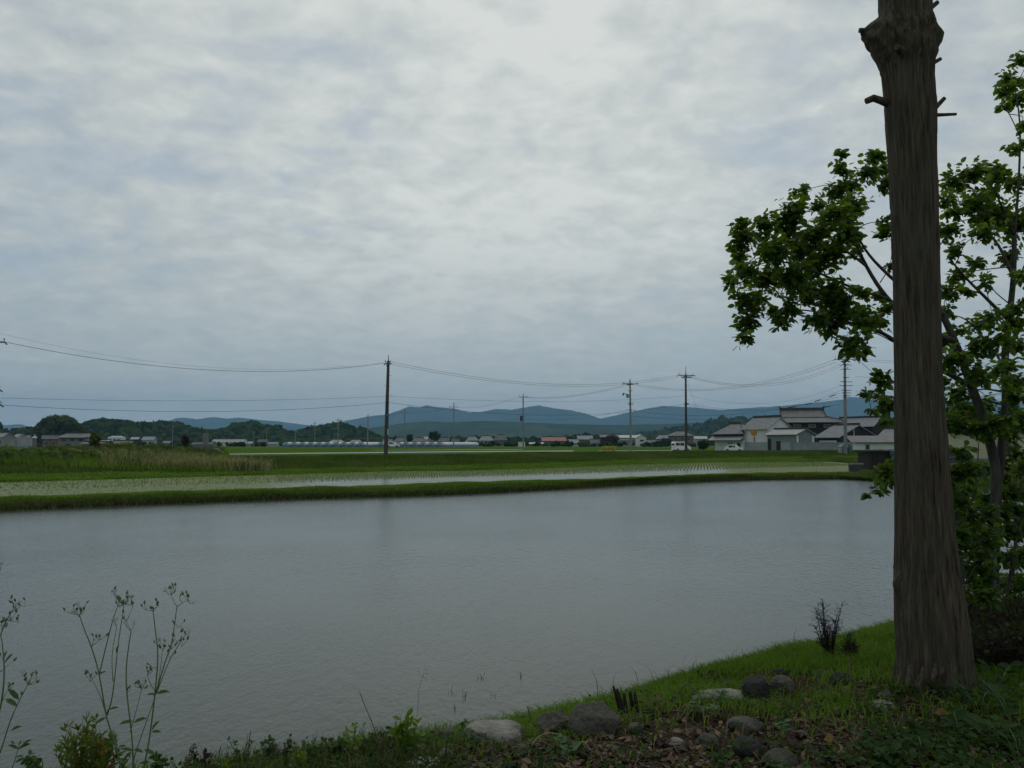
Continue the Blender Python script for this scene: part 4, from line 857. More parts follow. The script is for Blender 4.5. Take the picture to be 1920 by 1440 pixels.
MB().prism([(-.75, .25), (.75, .25), (.75, 1.15), (.45, 1.5), (-.35, 1.55), (-.75, 1.1)], 0, 1.6).build('cover', M['teal'], o)
MB().box(-.3, .25, -.06, -.004, .35, 1.05).build('grille', M['darkmetal'], o); MB().box(-.12, .1, -.1, -.061, 1.1, 1.4).build('plate', P_, o)
for x in (-.5, .5):
    for y in (.3, 1.3): MB().tube([(x - .1, y, .28), (x + .1, y, .28)], .3, 12).build('wheel', M['rubber'], o)
D = 116; o = empty('white_barrel', ((1573 - 960) * D / F, D, 0.42), 'small pale drum left of the teal covered machine', 'drum')
MB().tube([(0, 0, -.1), (0, 0, .9)], .3, 14).build('drum_body', M['greyplaster'], o); MB().tube([(0, 0, .9), (0, 0, .96)], .32, 14).build('lid', P_, o)

# ================================================================== VEHICLES
def vehicle(u, D, L, h, rz, label, cat, kind, zb=None, name='van', paint=None):
    s = D / F; x = (u - 960) * s; zb = float(hp(x, D)) + .05 if zb is None else zb
    o = empty(name, (x, D, zb), label, cat, None, rz); W2 = .74; paint = paint or M['carwhite']
    if kind == 'van': prof = [(-L / 2, .35), (L / 2, .35), (L / 2, .85), (L / 2 - .12, 1.02), (L / 2 - .55, 1.12), (L / 2 - 1.05, h - .04), (L / 2 - 1.3, h), (-L / 2 + .15, h), (-L / 2, h - .25)]
    elif kind == 'car': prof = [(-L / 2, .3), (L / 2, .3), (L / 2, .7), (L / 2 - .8, .92), (L / 2 - 1.5, h), (-L / 2 + .9, h), (-L / 2 + .2, .95), (-L / 2, .85)]
    else: prof = [(-L / 2, .55), (L / 2, .45), (L / 2, 1.1), (L / 2 - .3, h), (L / 2 - 1.25, h), (L / 2 - 1.25, .95), (-L / 2, .95)]
    MB().prism(prof, -W2, W2).build('body', paint, o)
    fr_ = L / 2
    for sy in (-1, 1):
        y0, y1 = (-W2 - .012, -W2 - .002) if sy < 0 else (W2 + .002, W2 + .012)
        if kind == 'van': ws = [(-fr_ + .25, -fr_ + 1.05), (-fr_ + 1.15, -fr_ + 2.0), (-fr_ + 2.1, fr_ - .85)]
        elif kind == 'car': ws = [(-fr_ + .85, -.15), (-.05, fr_ - 1.5)]
        else: ws = [(fr_ - 1.1, fr_ - .45)]
        for a, b in ws: MB().box(a, b, y0, y1, h * .60, h * .88).build('window', M['glass'], o)
        for cx in (-fr_ + .62, fr_ - .62):
            wh = MB().tube([(cx, sy * (W2 - .17), .3), (cx, sy * (W2 + .02), .3)], .3, 14).build('wheel', M['rubber'], o)
            MB().tube([(cx, sy * (W2 + .021), .3), (cx, sy * (W2 + .03), .3)], .17, 10).build('rim', M['steel'], wh)
        MB().box(fr_ + .002, fr_ + .03, sy * .5 - .14, sy * .5 + .14, .62, .78).build('headlight', M['ceramic'], o)
        MB().box(-fr_ - .02, -fr_ - .002, sy * .6 - .06, sy * .6 + .06, .6, .95).build('tail_light', M['redpaint'], o)
    MB().add([(-fr_ - .01, -.6, h * .62), (-fr_ - .01, .6, h * .62), (-fr_ + .0, .6, h * .8), (-fr_ + .0, -.6, h * .8)], [(0, 1, 2, 3)]).build('rear_window', M['glass'], o) if kind == 'van' else None
    return o
vehicle(1276, 152, 3.4, 1.9, math.radians(16), 'white boxy van on the field road beside the middle tall pole', 'van', 'van', zb=0.50)
vehicle(1375, 160, 3.6, 1.45, math.radians(-24), 'white car parked before the low white house of the compound', 'car', 'car', zb=0.38, name='parked_car')
vehicle(868, 290, 4.4, 2.1, math.radians(10), 'white truck seen across the fields left of the centre pole', 'truck', 'truck', name='truck')
vehicle(737, 200, 3.4, 1.5, math.radians(5), 'small white car at the foot of the dark near pole', 'car', 'car', name='parked_car')
# yellow flowers and white marker far off
ys = np.array([((random.uniform(1128, 1152) - 960) / F * d_, d_, float(hp(22, d_))) for d_ in [random.uniform(160, 175) for _ in range(700)]])
blades('rape_flowers', ys, 0.9, 0.25, M['yellow'], lean=.5)
o = empty('field_hut', ((978 - 960) * 300 / F, 300, .9), 'small white box at the foot of the centre pole', 'box'); MB().box(-1.3, 1.3, 0, 1, -.2, 1.7).build('body', P_, o); MB().box(-1.45, 1.45, -.15, 1.15, 1.7, 1.85).build('lid', M['metalroof'], o)

# ================================================================== UTILITY POLES
POLE = {}
def pole(key, u, v_top, D, label, material, arms=(), steps=True, rod=0.0, r=(0.17, 0.11), zb=None, lean=0.0, extra=(), group='utility poles across the fields', low=()):
    s = D / F; x = (u - 960) * s; zb = float(hp(x, D)) if zb is None else zb; zt = (HOR - v_top) * s + CAMZ - zb
    o = empty('utility_pole', (x, D, zb), label, 'utility pole', group); POLE[key] = (Vector((x, D, zb)), s, zt)
    zp = zt - rod
    MB().tube([(-lean, 0, -.4), (-lean * .4, 0, zp * .6), (0, 0, zp)], [r[0], (r[0] + r[1]) / 2, r[1]], 12).build('post', material, o)
    if rod: MB().tube([(0, 0, zp), (0, 0, zp + rod)], [.05, .025], 6).build('ground_wire_rod', M['steel'], o)
    for v, half, rot in arms:
        z = (HOR - v) * s + CAMZ - zb; c, sn = math.cos(rot), math.sin(rot)
        T = Matrix.Translation((0, -.12 - r[1], z)) @ Matrix.Rotation(rot, 4, 'Z')
        am = MB().box(-half, half, -.05, .05, -.05, .05, T).build('crossarm', M['steel'], o)
        n = 3 if half > .7 else 2
        for k in range(n):
            q = -half * .92 + 2 * half * .92 * k / (n - 1)
            p = T @ Vector((q, 0, .05)); MB().tube([p, p + Vector((0, 0, .10)), p + Vector((0, 0, .13)), p + Vector((0, 0, .24))], [.03, .03, .075, .05], 8).build('insulator', M['ceramic'], am)
            for sg in (-1, 1):
                p2 = T @ Vector((q, sg * .05, 0)); e = T @ Vector((q, sg * .55, -.08)); MB().tube([p2, e], [.035, .05], 6).build('strain_insulator', M['darkmetal'], am)
        MB().tube([T @ Vector((-half * .7, 0, -.05)), (0, 0, z - .6)], .022, 5).build('brace', M['steel'], o)
    for v, half, rot in low:
        z = (HOR - v) * s + CAMZ - zb; T = Matrix.Translation((0, -.1 - r[1], z)) @ Matrix.Rotation(rot, 4, 'Z')
        MB().box(-half, half, -.03, .03, -.04, .04, T).build('bracket', M['darkmetal'], o)
    if steps and s < .1:
        for k in range(int(zp / .9) - 2):
            z = 1.8 + k * .9
            if z > zp - .5: break
            sg = -1 if k % 2 else 1; MB().tube([(sg * r[1], 0, z), (sg * (r[0] + .16), 0, z)], .014, 4).build('step_bolt', M['steel'], o)
    MB().tube([(-lean * .1, 0, zp * .42), (-lean * .1, 0, zp * .42 + .08)], r[0] * 1.02 + .01, 12).build('band', M['steel'], o)
    return o
A_ = math.radians
oA = pole('A', 727, 665, 72, 'dark weathered wooden utility pole nearest in the fields', M['concrete_dark'], arms=((682, .24, .4),), rod=.55, r=(.19, .12), zb=0.95, lean=.14)
sA = 72 / F; MB().box(.02, .10, -.20, -.17, 0.98 + (HOR - 814) * sA, .98 + (HOR - 805) * sA + .1).build('white_plate', P_, oA)
oB = pole('B', 1287, 686, 104, 'grey utility pole with bent wires standing beside the white van', M['concrete_dark'], arms=((704, 1.15, A_(20)), (707, .7, A_(70))), rod=1.0, r=(.19, .11), zb=.55, lean=.12, low=((757, .3, .3), (758.5, .3, -.6)))
oC = pole('C', 1587, 667, 115, 'tall pale concrete utility pole with many brackets in front of the compound', M['concrete'], arms=((674, 1.7, A_(8)), (677, .9, A_(60)), (684, .55, A_(30)), (692, .4, A_(30))), rod=.5, r=(.26, .15), zb=.42, lean=.3,
          low=((708, .45, .1), (716, .9, .15), (723.5, .9, -.2), (732, .75, .1), (737, .7, .1), (742, .6, .1), (745, .6, .1)))
oD = pole('D', 1182, 708, 136, 'grey utility pole with a small transformer left of the white van', M['concrete'], arms=((719.5, 1.35, A_(12)), (720.5, .8, A_(70))), rod=.4, r=(.20, .12), zb=.65, low=((733, .35, .2), (759, .4, .2), (769, .7, .3), (756, .5, 0)))
sD = 136 / F; zD = lambda v: (HOR - v) * sD + CAMZ - .65
MB().tube([(-.45, -.1, zD(746)), (-.45, -.1, zD(740))], .24, 12).build('transformer', M['steel'], oD)
MB().tube([(-.1, -.1, zD(741)), (-.9, -.12, zD(738.5)), (-1.25, -.12, zD(737.5))], .06, 6).build('lamp_arm', M['darkmetal'], oD); MB().box(-1.3, -1.1, -.22, -.02, zD(742), zD(737)).build('switch_box', M['darkmetal'], oD)
oE = pole('E', 981, 736, 165, 'slim grey utility pole at the centre of the plain', M['concrete'], arms=((744.5, .9, A_(10)),), rod=.5, r=(.18, .11), low=((782, .4, .2),))
zb_ = POLE['E'][0].z; MB().box(-.65, -.2, -.3, 0, (HOR - 790) * .11 + 2 - zb_, (HOR - 780) * .11 + 2 - zb_).build('switch_box', M['darkmetal'], oE)
pole('F', 851, 755, 215, 'thin distant utility pole above the end of the right greenhouses', M['concrete'], arms=((763, 1.2, A_(8)),), r=(.18, .12))
pole('G', 759, 765, 235, 'thin distant utility pole just right of the dark near pole', M['concrete'], arms=((773, 1.3, A_(8)),), r=(.19, .12))
pole('H', 690, 777, 248, 'pale distant utility pole between the two greenhouse blocks', M['concrete'], arms=((782, .7, A_(10)),), r=(.19, .13))
pole('I', 634.5, 784, 250, 'thin pale utility pole in front of the left greenhouses', M['concrete'], arms=((788, .7, A_(10)),), r=(.16, .10))
pole('J', 591, 790, 310, 'faint thin pole against the saddle between the dark hills', M['concrete'], arms=((794, .7, A_(10)),), r=(.15, .10))
pole('K', 501, 802, 330, 'faint pole left of the first greenhouse', M['concrete'], arms=((805, .7, .1),), r=(.15, .1))
pole('L', 477, 808, 340, 'short faint pole over the small grey shed', M['concrete'], arms=((811, .6, .1),), r=(.15, .1))
pole('N', 325, 797, 340, 'faint pole against the wooded hill left of the withered bush', M['concrete'], arms=((800, .6, .1),), r=(.15, .1))
pole('O', 842, 790, 400, 'short far pole among the village roofs left of the truck', M['concrete'], arms=((793, .8, .1),), r=(.18, .12))
pole('P', 555, 806, 300, 'short faint pole behind the first greenhouses', M['concrete'], arms=((809, .6, .1),), r=(.15, .1))
pole('Lf', -16, 618, 56, 'utility pole just outside the left edge, its insulators showing', M['concrete'], arms=((641, 0.78, A_(15)), (731, .6, A_(15)), (760, .74, A_(15))), r=(.2, .13))
pole('Rt', 2330, 640, 92, 'utility pole beyond the right edge', M['concrete'], arms=((662, 1.2, A_(10)),), r=(.2, .13), zb=.35)

# ================================================================== WIRES
def wpt(key, u, v):
    P, s, zt = POLE[key]; return at(u, v, P.y - .15)
def wire(a, b, sag, label, r=0.013, sleeves=()):
    n = 28; pts = []
    for k in range(n + 1):
        t = k / n; p = a.lerp(b, t); p.z -= sag * 4 * t * (1 - t); pts.append(p)
    c = a.lerp(b, .5)
    o = MB().tube(pts, r, 5).build('power_line', M['wire']); tag(o, label, 'cable', 'overhead lines between the poles')
    for t in sleeves:
        i = int(t * n); p, q = pts[i], pts[i + 1]; q = p + (q - p).normalized() * 1.1
        MB().tube([p, q], .07, 8).build('cable_sleeve', M['wire'], o)
    return o
wire(wpt('Lf', 4, 640), wpt('A', 722, 681), 1.35, 'upper line from the left edge to the dark near pole', .016)
wire(wpt('Lf', -12, 622), wpt('A', 724, 679), 1.5, 'faint topmost line from the left edge to the dark near pole', .006)
wire(wpt('Lf', 2, 746), wpt('A', 724, 743), .30, 'upper of two low lines from the left edge', .010)
wire(wpt('Lf', 4, 759.5), wpt('A', 725, 755), .62, 'lowest line from the left edge to the dark near pole', .013)
wire(wpt('A', 733, 678), wpt('B', 1268, 704), 1.6, 'upper of two top lines from the near pole to the van pole', .013)
wire(wpt('A', 731, 682), wpt('B', 1272, 707), 1.6, 'lower of two top lines from the near pole to the van pole', .013)
wire(wpt('A', 730, 743), wpt('B', 1284, 742), .6, 'thin middle line from the near pole to the van pole', .010)
wire(wpt('A', 730, 755), wpt('B', 1284, 757), 1.3, 'low sagging line from the near pole to the van pole', .013)
wire(wpt('E', 974, 744), wpt('D', 1170, 722), .9, 'upper line between the centre pole and the transformer pole', .018)
wire(wpt('E', 984, 745), wpt('D', 1174, 723), .9, 'second line between the centre pole and the transformer pole', .018)
wire(wpt('E', 981, 786), wpt('D', 1176, 769), .7, 'low line between the centre pole and the transformer pole', .018)
wire(wpt('F', 851, 763), wpt('E', 971, 745), .9, 'line from the thin distant pole up to the centre pole', .02)
wire(wpt('F', 851, 790), wpt('E', 980, 784), .5, 'faint low line left of the centre pole', .016)
wire(wpt('G', 759, 773), wpt('F', 846, 763), .7, 'line between the two thin distant poles', .02)
wire(wpt('H', 690, 782), wpt('G', 754, 773), .5, 'faint line behind the dark near pole', .018)
wire(wpt('I', 634, 788), wpt('H', 688, 782), .4, 'faint line above the left greenhouses', .016)
wire(wpt('D', 1194, 720), wpt('C', 1563, 675), 2.3, 'long top line from the transformer pole to the tall right pole', .018)
wire(wpt('D', 1190, 722), wpt('C', 1567, 679), 2.3, 'second long line from the transformer pole to the tall right pole', .018)
wire(wpt('D', 1186, 769), wpt('C', 1572, 744), 1.7, 'low line from the transformer pole to the tall right pole', .020, sleeves=(.80, .86))
wire(wpt('D', 1186, 780), wpt('C', 1574, 758), 1.3, 'lowest line from the transformer pole to the tall right pole', .020, sleeves=(.93, .96))
wire(wpt('B', 1293, 706), wpt('C', 1575, 683), 1.9, 'top line from the van pole to the tall right pole', .015)
wire(wpt('B', 1296, 709), wpt('C', 1578, 686), 1.9, 'spacer line just below the top one left of the tall right pole', .015, sleeves=())
wire(wpt('B', 1293, 742), wpt('C', 1580, 721), 1.8, 'thin middle line from the van pole to the tall right pole', .010)
wire(wpt('B', 1293, 757), wpt('C', 1574, 733), 1.6, 'lower telephone line from the van pole to the tall right pole', .012)
wire(wpt('B', 1293, 760), wpt('C', 1574, 737), 1.5, 'bottom telephone line from the van pole to the tall right pole', .012, sleeves=(.84, .93))
wire(wpt('B', 1288, 712), at(1310, 775, 99), .05, 'guy wire running down right from the van pole', .010)
wire(wpt('C', 1602, 668), at(1800, 842, 103), .1, 'thick guy wire sloping down right from the tall right pole', .03)
for v1, v2, lab in ((673, 660, 'first'), (676, 665, 'second'), (706, 692, 'third'), (733, 722, 'fourth'), (737, 734, 'fifth'), (745, 748, 'lowest')):
    wire(wpt('C', 1604, v1), wpt('Rt', 2320, v2), .9, lab + ' line from the top running right from the tall right pole', .014)

# ================================================================== CEMETERY AND SCRUB
def zsc(x, y): return float(hp(x, y)) - .05
s = 60 / F
def grave(u, v0, v1, wpx, material, label, name='gravestone', D=60, round_top=False):
    s = D / F; zb = 0.95; x = (u - 960) * s; z1 = (HOR - v0) * s + CAMZ - zb; z0 = (HOR - v1) * s + CAMZ - zb; w = wpx * s / 2
    o = empty(name, (x, D, zb), label, 'gravestone', 'stones of the field cemetery')
    MB().box(-w * 1.5, w * 1.5, -w * .4, w * 2.4, -.3, z0 + .08).build('base', M['granite'], o)
    if round_top: MB().prism([(-w, z0 + .08), (w, z0 + .08), (w, z1 - w * .5), (w * .7, z1), (-w * .7, z1), (-w, z1 - w * .5)], 0, w * 1.5).build('stone_slab', material, o)
    else: MB().box(-w, w, 0, w * 2, z0 + .08, z1 - .06).build('stone_shaft', material, o); MB().add([(-w, 0, z1 - .06), (w, 0, z1 - .06), (w, 2 * w, z1 - .06), (-w, 2 * w, z1 - .06), (0, w, z1)], [(0, 1, 4), (1, 2, 4), (2, 3, 4), (3, 0, 4)]).build('pointed_top', material, o)
grave(33, 841, 858, 7, M['granite_dark'], 'dark short gravestone, leftmost in the cemetery')
grave(41, 840, 858, 6, M['granite'], 'pale slim gravestone between two others on the left')
grave(50, 838, 858, 6, M['granite'], 'grey gravestone with a dark cap left of the tall monument')
grave(77, 835, 857, 13, M['granite_dark'], 'broad dark gravestone slab right of the tall monument', round_top=True)
D = 61; s = D / F; o = empty('stone_monument', ((67 - 960) * s, D, .95), 'tall stone lantern monument in the cemetery', 'monument'); z = lambda v: (HOR - v) * s + CAMZ - .95
MB().box(-.36, .36, -.36, .36, -.3, z(853)).build('base', M['granite'], o)
MB().tube([(0, 0, z(853)), (0, 0, z(845)), (0, 0, z(822))], [.30, .17, .13], 6).build('shaft', M['granite'], o)
MB().tube([(0, 0, z(822)), (0, 0, z(820.5)), (0, 0, z(818))], [.17, .19, .06], 6).build('lantern_roof', P_, o)
MB().ball((0, 0, z(816)), .05).build('finial', P_, o)
D = 60; s = D / F; o = empty('stone_tomb', ((387 - 960) * s, D, .95), 'square stone tomb with a tall shaft on a stepped base', 'tomb', 'stones of the field cemetery'); z = lambda v: (HOR - v) * s + CAMZ - .95
MB().box(-.85, .85, -.5, .5, -.3, z(844)).build('lower_step', M['granite_dark'], o); MB().box(-.72, .72, -.4, .4, z(844), z(832)).build('upper_step', M['granite'], o); MB().box(-.16, .16, -.16, .16, z(832), z(812)).build('shaft', M['granite'], o)
for k, (u, v) in enumerate(((406, 842), (410, 845), (415, 848), (417, 850))):
    q = at(u, v, 59); o = empty('stone_lantern', (q.x, q.y, .95), ('topmost', 'second', 'third', 'lowest')[k] + ' of the small white stones stepping down beside the tomb', 'stone', 'white stones by the tomb')
    MB().box(-.1, .1, -.1, .1, -.2, q.z - .95).build('block', M['granite'], o); MB().box(-.13, .13, -.13, .13, q.z - .95, q.z - .9).build('cap', P_, o)
def scatter_px(n, u0, u1, d0, d1, zf=None):
    d = d0 + (d1 - d0) * rng.random(n); u = u0 + (u1 - u0) * rng.random(n); x = (u - 960) / F * d
    return np.stack([x, d, zf(x, d) if zf else hp(x, d)], 1)
def emb_z(x, d):
    """height of the embankment front slope"""
    fx = np.array([p.x for p in fr]); fy = np.array([p.y for p in fr]); t = np.clip((d - np.interp(x, fx, fy)) / 8.5, 0, 1); return .25 + .8 * sstep(0, 1, t)
blades('dead_weeds', scatter_px(2600, -60, 150, 51, 60, emb_z), .42, .03, M['deadweed'], lean=.5)
blades('dead_weeds', scatter_px(1300, 130, 350, 56, 62, emb_z), .6, .03, M['deadweed'], lean=.6)
blades('scrub_grass', scatter_px(15000, -60, 430, 50, 64, emb_z), .42, .045, M['grass'], lean=.6)
blades('scrub_grass', scatter_px(4000, 60, 420, 57, 66, emb_z), .75, .05, M['yellowgreen'], lean=.6)
pg = scatter_px(9000, 190, 522, 51, 55, emb_z); uu = 960 + pg[:, 0] / pg[:, 1] * F
pg = pg[rng.random(len(pg)) < np.clip(.25 + .75 * sstep(200, 420, uu), 0, 1) * (1 - sstep(470, 525, uu)) * (.4 + 1.2 * vnoise(pg[:, 0] * .9, pg[:, 1] * .9, 71))]
blades('pale_seed_grass', pg, .72, .03, M['pale_grass'], lean=.5, droop=.5)
cl = []
for u, d, r in ((10, 52, .5), (52, 54, .45), (98, 53, .5), (140, 54, .55), (178, 54, .4), (222, 55, .5), (268, 56, .5), (300, 57, .45), (338, 57, .5), (76, 57, .5), (120, 58, .55), (30, 57, .45), (200, 58, .5), (250, 59, .5), (380, 56, .4), (105, 63, .8), (130, 64, .7), (205, 64, .9), (235, 65, .9), (262, 64, .7), (296, 64, .9), (312, 61, .8), (330, 62, .6), (20, 62, .7), (-20, 62, .9), (372, 60, .6), (150, 63, .6)):
    for k in range(16): q = rdir(1)[0] * r; cl.append(((u - 960) / F * d + q[0], d + q[1], 1.0 + abs(q[2]) * .9))
cl = [(x, y, min(z, emb_z(np.array([x]), np.array([y]))[0] + .1 + abs(z - 1.0))) for x, y, z in cl]
clumps('low_scrub', np.array(cl), .28 * (.6 + .8 * rng.random(len(cl))), M['grass_bank'], sub=1, jit=.4, kind='stuff')
cq = np.repeat(np.array(cl), 30, 0) + rdir(len(cl) * 30) * .34
leaves('scrub_leaves', cq, rdir(len(cq)), rdir(len(cq), .5), .11, M['grass_bank'])
for k, (u, v, d) in enumerate(((7, 833, 58), (26, 851, 60))):
    pass
# ================================================================== NEAR BANK
sh = [gp(u, v, 0) for u, v in ((1920, 1150), (1800, 1162), (1680, 1180), (1500, 1224), (1350, 1262), (1160, 1314), (1000, 1356), (850, 1398), (700, 1418), (500, 1436), (380, 1452), (0, 1490))]
sh = [Vector((40, 20, 0)), Vector((13, 12.5, 0))] + sh + [Vector((-6.5, 4.0, 0)), Vector((-20, 2.0, 0))]
SH = np.array([(p.x, p.y) for p in sh])
def shore_d(x, y):
    """signed distance to the waterline, positive on the bank"""
    x = np.asarray(x, float); y = np.asarray(y, float); best = np.full(x.shape, 1e9)
    for a, b in zip(SH[:-1], SH[1:]):
        d = b - a; t = np.clip(((x - a[0]) * d[0] + (y - a[1]) * d[1]) / (d @ d), 0, 1)
        best = np.minimum(best, np.hypot(x - a[0] - t * d[0], y - a[1] - t * d[1]))
    yl = np.interp(x, SH[::-1, 0], SH[::-1, 1]); return np.where(y < yl, best, -best)
def hb(x, y):
    d = shore_d(x, y); z = np.where(d > 0, .44 * (1 - np.exp(-np.maximum(d, 0) / .75)), .5 * d)
    return np.maximum(z, -.38) + np.where(d > 0, 1, .2) * (fbm(np.asarray(x) * 1.3, np.asarray(y) * 1.3, 21, 4) * .16 + fbm(np.asarray(x) * 7, np.asarray(y) * 7, 31, 3) * .05) * sstep(-.3, .8, d)
bx = np.arange(-9.2, 13.4, .055); by = np.arange(-4.2, 13.6, .055)
X, Y = np.meshgrid(bx, by); Z = hb(X, Y); Z = np.where((Y < -3.4) | (X < -8.6) , np.minimum(Z, .38), Z)
idx = np.arange(X.size).reshape(X.shape)
mesh_np('near_bank', np.stack([X, Y, Z], -1).reshape(-1, 3), np.stack([idx[:-1, :-1], idx[:-1, 1:], idx[1:, 1:], idx[1:, :-1]], -1).reshape(-1, 4), M['soil'], smooth=True, kind='structure')
def bz(x, y): return float(hb(np.array([x]), np.array([y]))[0])
def on_bank(u, v):
    p = gp(u, v, .4)
    for _ in range(8): p = gp(u, v, bz(p.x, p.y))
    p.z = bz(p.x, p.y); return p
def bank_px(n, u0, u1, v0, v1):
    u = u0 + (u1 - u0) * rng.random(n); v = v0 + (v1 - v0) * rng.random(n); z = np.full(n, .35)
    for _ in range(6):
        t = (z - CAMZ) / (-(v - 720) / F * math.cos(TH) + math.sin(TH)); x = (u - 960) / F * t; y = t * (math.cos(TH) + (v - 720) / F * math.sin(TH)); z = hb(x, y)
    return np.stack([x, y, z], 1), u, v
# turf near the water, thinning out towards the litter
P = np.stack([-6 + 13 * rng.random(420000), 2.5 + 8.5 * rng.random(420000)], 1)
d = shore_d(P[:, 0], P[:, 1]); ux = 960 + P[:, 0] / P[:, 1] * F
dens = np.where(ux > 820, np.where(d < .05, 0, np.clip(1.25 - d / np.interp(P[:, 0], [0, 1, 2, 3.2, 4.5], [1.0, 1.15, 1.9, 3.3, 3.6]), 0.012, 1)), np.clip(.5 - np.abs(d - .3), .05, .5))
dens *= .15 + 1.6 * sstep(.2, .75, .6 * vnoise(P[:, 0] * 1.6, P[:, 1] * 1.6, 41) + .4 * vnoise(P[:, 0] * 5, P[:, 1] * 5, 43))
k = (rng.random(len(P)) < dens) & (d > 0.0) & (np.abs(ux - 960) < 1300); P = P[k]; d = d[k]
TP = np.column_stack([P, hb(P[:, 0], P[:, 1]) - .005])
blades('bank_turf_grass', TP, .055 + .05 * vnoise(P[:, 0] * 1.7, P[:, 1] * 1.7, 8), .0075, M['grass'], lean=.9, droop=.6)
eg, _, _ = bank_px(900, 860, 1690, 1180, 1330); dd_ = shore_d(eg[:, 0], eg[:, 1]); eg = eg[(dd_ > .02) & (dd_ < .45)]
blades('shore_grass', eg, .20, .006, M['grass_bank'], lean=.5, droop=.5)
# dead leaves, sticks, small ground plants
q, u, v = bank_px(32000, 330, 2300, 1265, 1560); d = shore_d(q[:, 0], q[:, 1])
kk = (d > .55) & (rng.random(len(q)) < np.clip(.35 + 1.0 * vnoise(q[:, 0] * 1.5, q[:, 1] * 1.5, 77), 0, 1)) & ((d > 1.6) | (u < 1350)); q = q[kk]
q[:, 2] += .008 + .012 * rng.random(len(q)); up = rdir(len(q), 2.2)
leaves('leaf_litter', q, np.cross(up, rdir(len(q))), up, .018 + .042 * rng.random(len(q)) ** 2, M['litter'], wid=1.0)
q, u, v = bank_px(1300, 560, 1900, 1290, 1500); m = MB()
for p in q[shore_d(q[:, 0], q[:, 1]) > .7]:
    a = random.uniform(0, 6.28); l = random.uniform(.06, .22); b = Vector(p) + Vector((math.cos(a) * l, math.sin(a) * l, random.uniform(0, .07))); mid = (Vector(p) + b) / 2 + Vector((0, 0, random.uniform(.0, .03)))
    r = random.uniform(.0010, .0032); m.tube([Vector(p) + Vector((0, 0, .01)), mid, b], [r, r, r * .5], 4)
m.build('fallen_twigs', M['twig'], kind='stuff')
q, u, v = bank_px(3600, 420, 2200, 1280, 1560); d = shore_d(q[:, 0], q[:, 1])
w = np.where(u > 1620, .9, np.where(v > 1390, .20, .06)) * (.2 + 1.4 * vnoise(q[:, 0] * 2.5, q[:, 1] * 2.5, 91)); q = q[(rng.random(len(q)) < w) & (d > .35)]
n = len(q); c = np.repeat(q, 7, 0) + rng.normal(size=(n * 7, 3)) * np.array([.035, .035, 0]); c[:, 2] += .015 + np.abs(rng.normal(size=n * 7)) * .035
leaves('ground_cover', c, rdir(n * 7) * np.array([1, 1, .4]), rdir(n * 7, 2.0), .022 + .028 * rng.random(n * 7), M['leaf_low'], wid=1.15)
# brambly weeds along the left part of the waterline
q, u, v = bank_px(800, 330, 860, 1385, 1480); q = q[shore_d(q[:, 0], q[:, 1]) > .02]; n = len(q)
c = np.repeat(q, 6, 0) + rng.normal(size=(n * 6, 3)) * np.array([.03, .03, 0]); c[:, 2] += np.minimum(np.abs(rng.normal(size=n * 6)) * .04, .08); n = n * 6 // 5
leaves('waterside_weeds', c, rdir(len(c)) * np.array([1, 1, .7]), rdir(len(c), 1.0), .012 + .022 * rng.random(len(c)), M['leaf_low'])
wg = np.repeat(q, 5, 0) + rng.normal(size=(len(q) * 5, 3)) * np.array([.05, .05, 0])
blades('waterside_dead_stalks', wg[::4], .13, .003, M['deadweed'], lean=.7)
blades('waterside_grass', wg, .085, .004, M['grass_bank'], lean=.6, droop=.5)

# ================================================================== THE BIG TRUNK
D0 = 5.35; sT = D0 / F
prof = [(-60, 1648, 1741), (0, 1649, 1742), (30, 1650, 1743), (70, 1650, 1745), (150, 1655, 1747), (200, 1660, 1751), (300, 1668, 1752), (400, 1673, 1755), (500, 1676, 1758), (600, 1678, 1760), (700, 1680, 1763), (800, 1680, 1770),
        (900, 1681, 1778), (1000, 1682, 1787), (1080, 1681, 1797), (1150, 1684, 1810), (1200, 1688, 1817), (1240, 1690, 1820), (1265, 1688, 1823), (1285, 1684, 1827), (1310, 1678, 1832)]
NT, NH = 260, 420
vv = np.linspace(-55, 1310, NH); L = np.interp(vv, [p[0] for p in prof], [p[1] for p in prof]); Rr = np.interp(vv, [p[0] for p in prof], [p[2] for p in prof])
tb = on_bank(1752, 1276); TB = Vector((tb.x, tb.y, tb.z))
th = np.linspace(0, 2 * np.pi, NT, endpoint=False); V = np.zeros((NH, NT, 3))
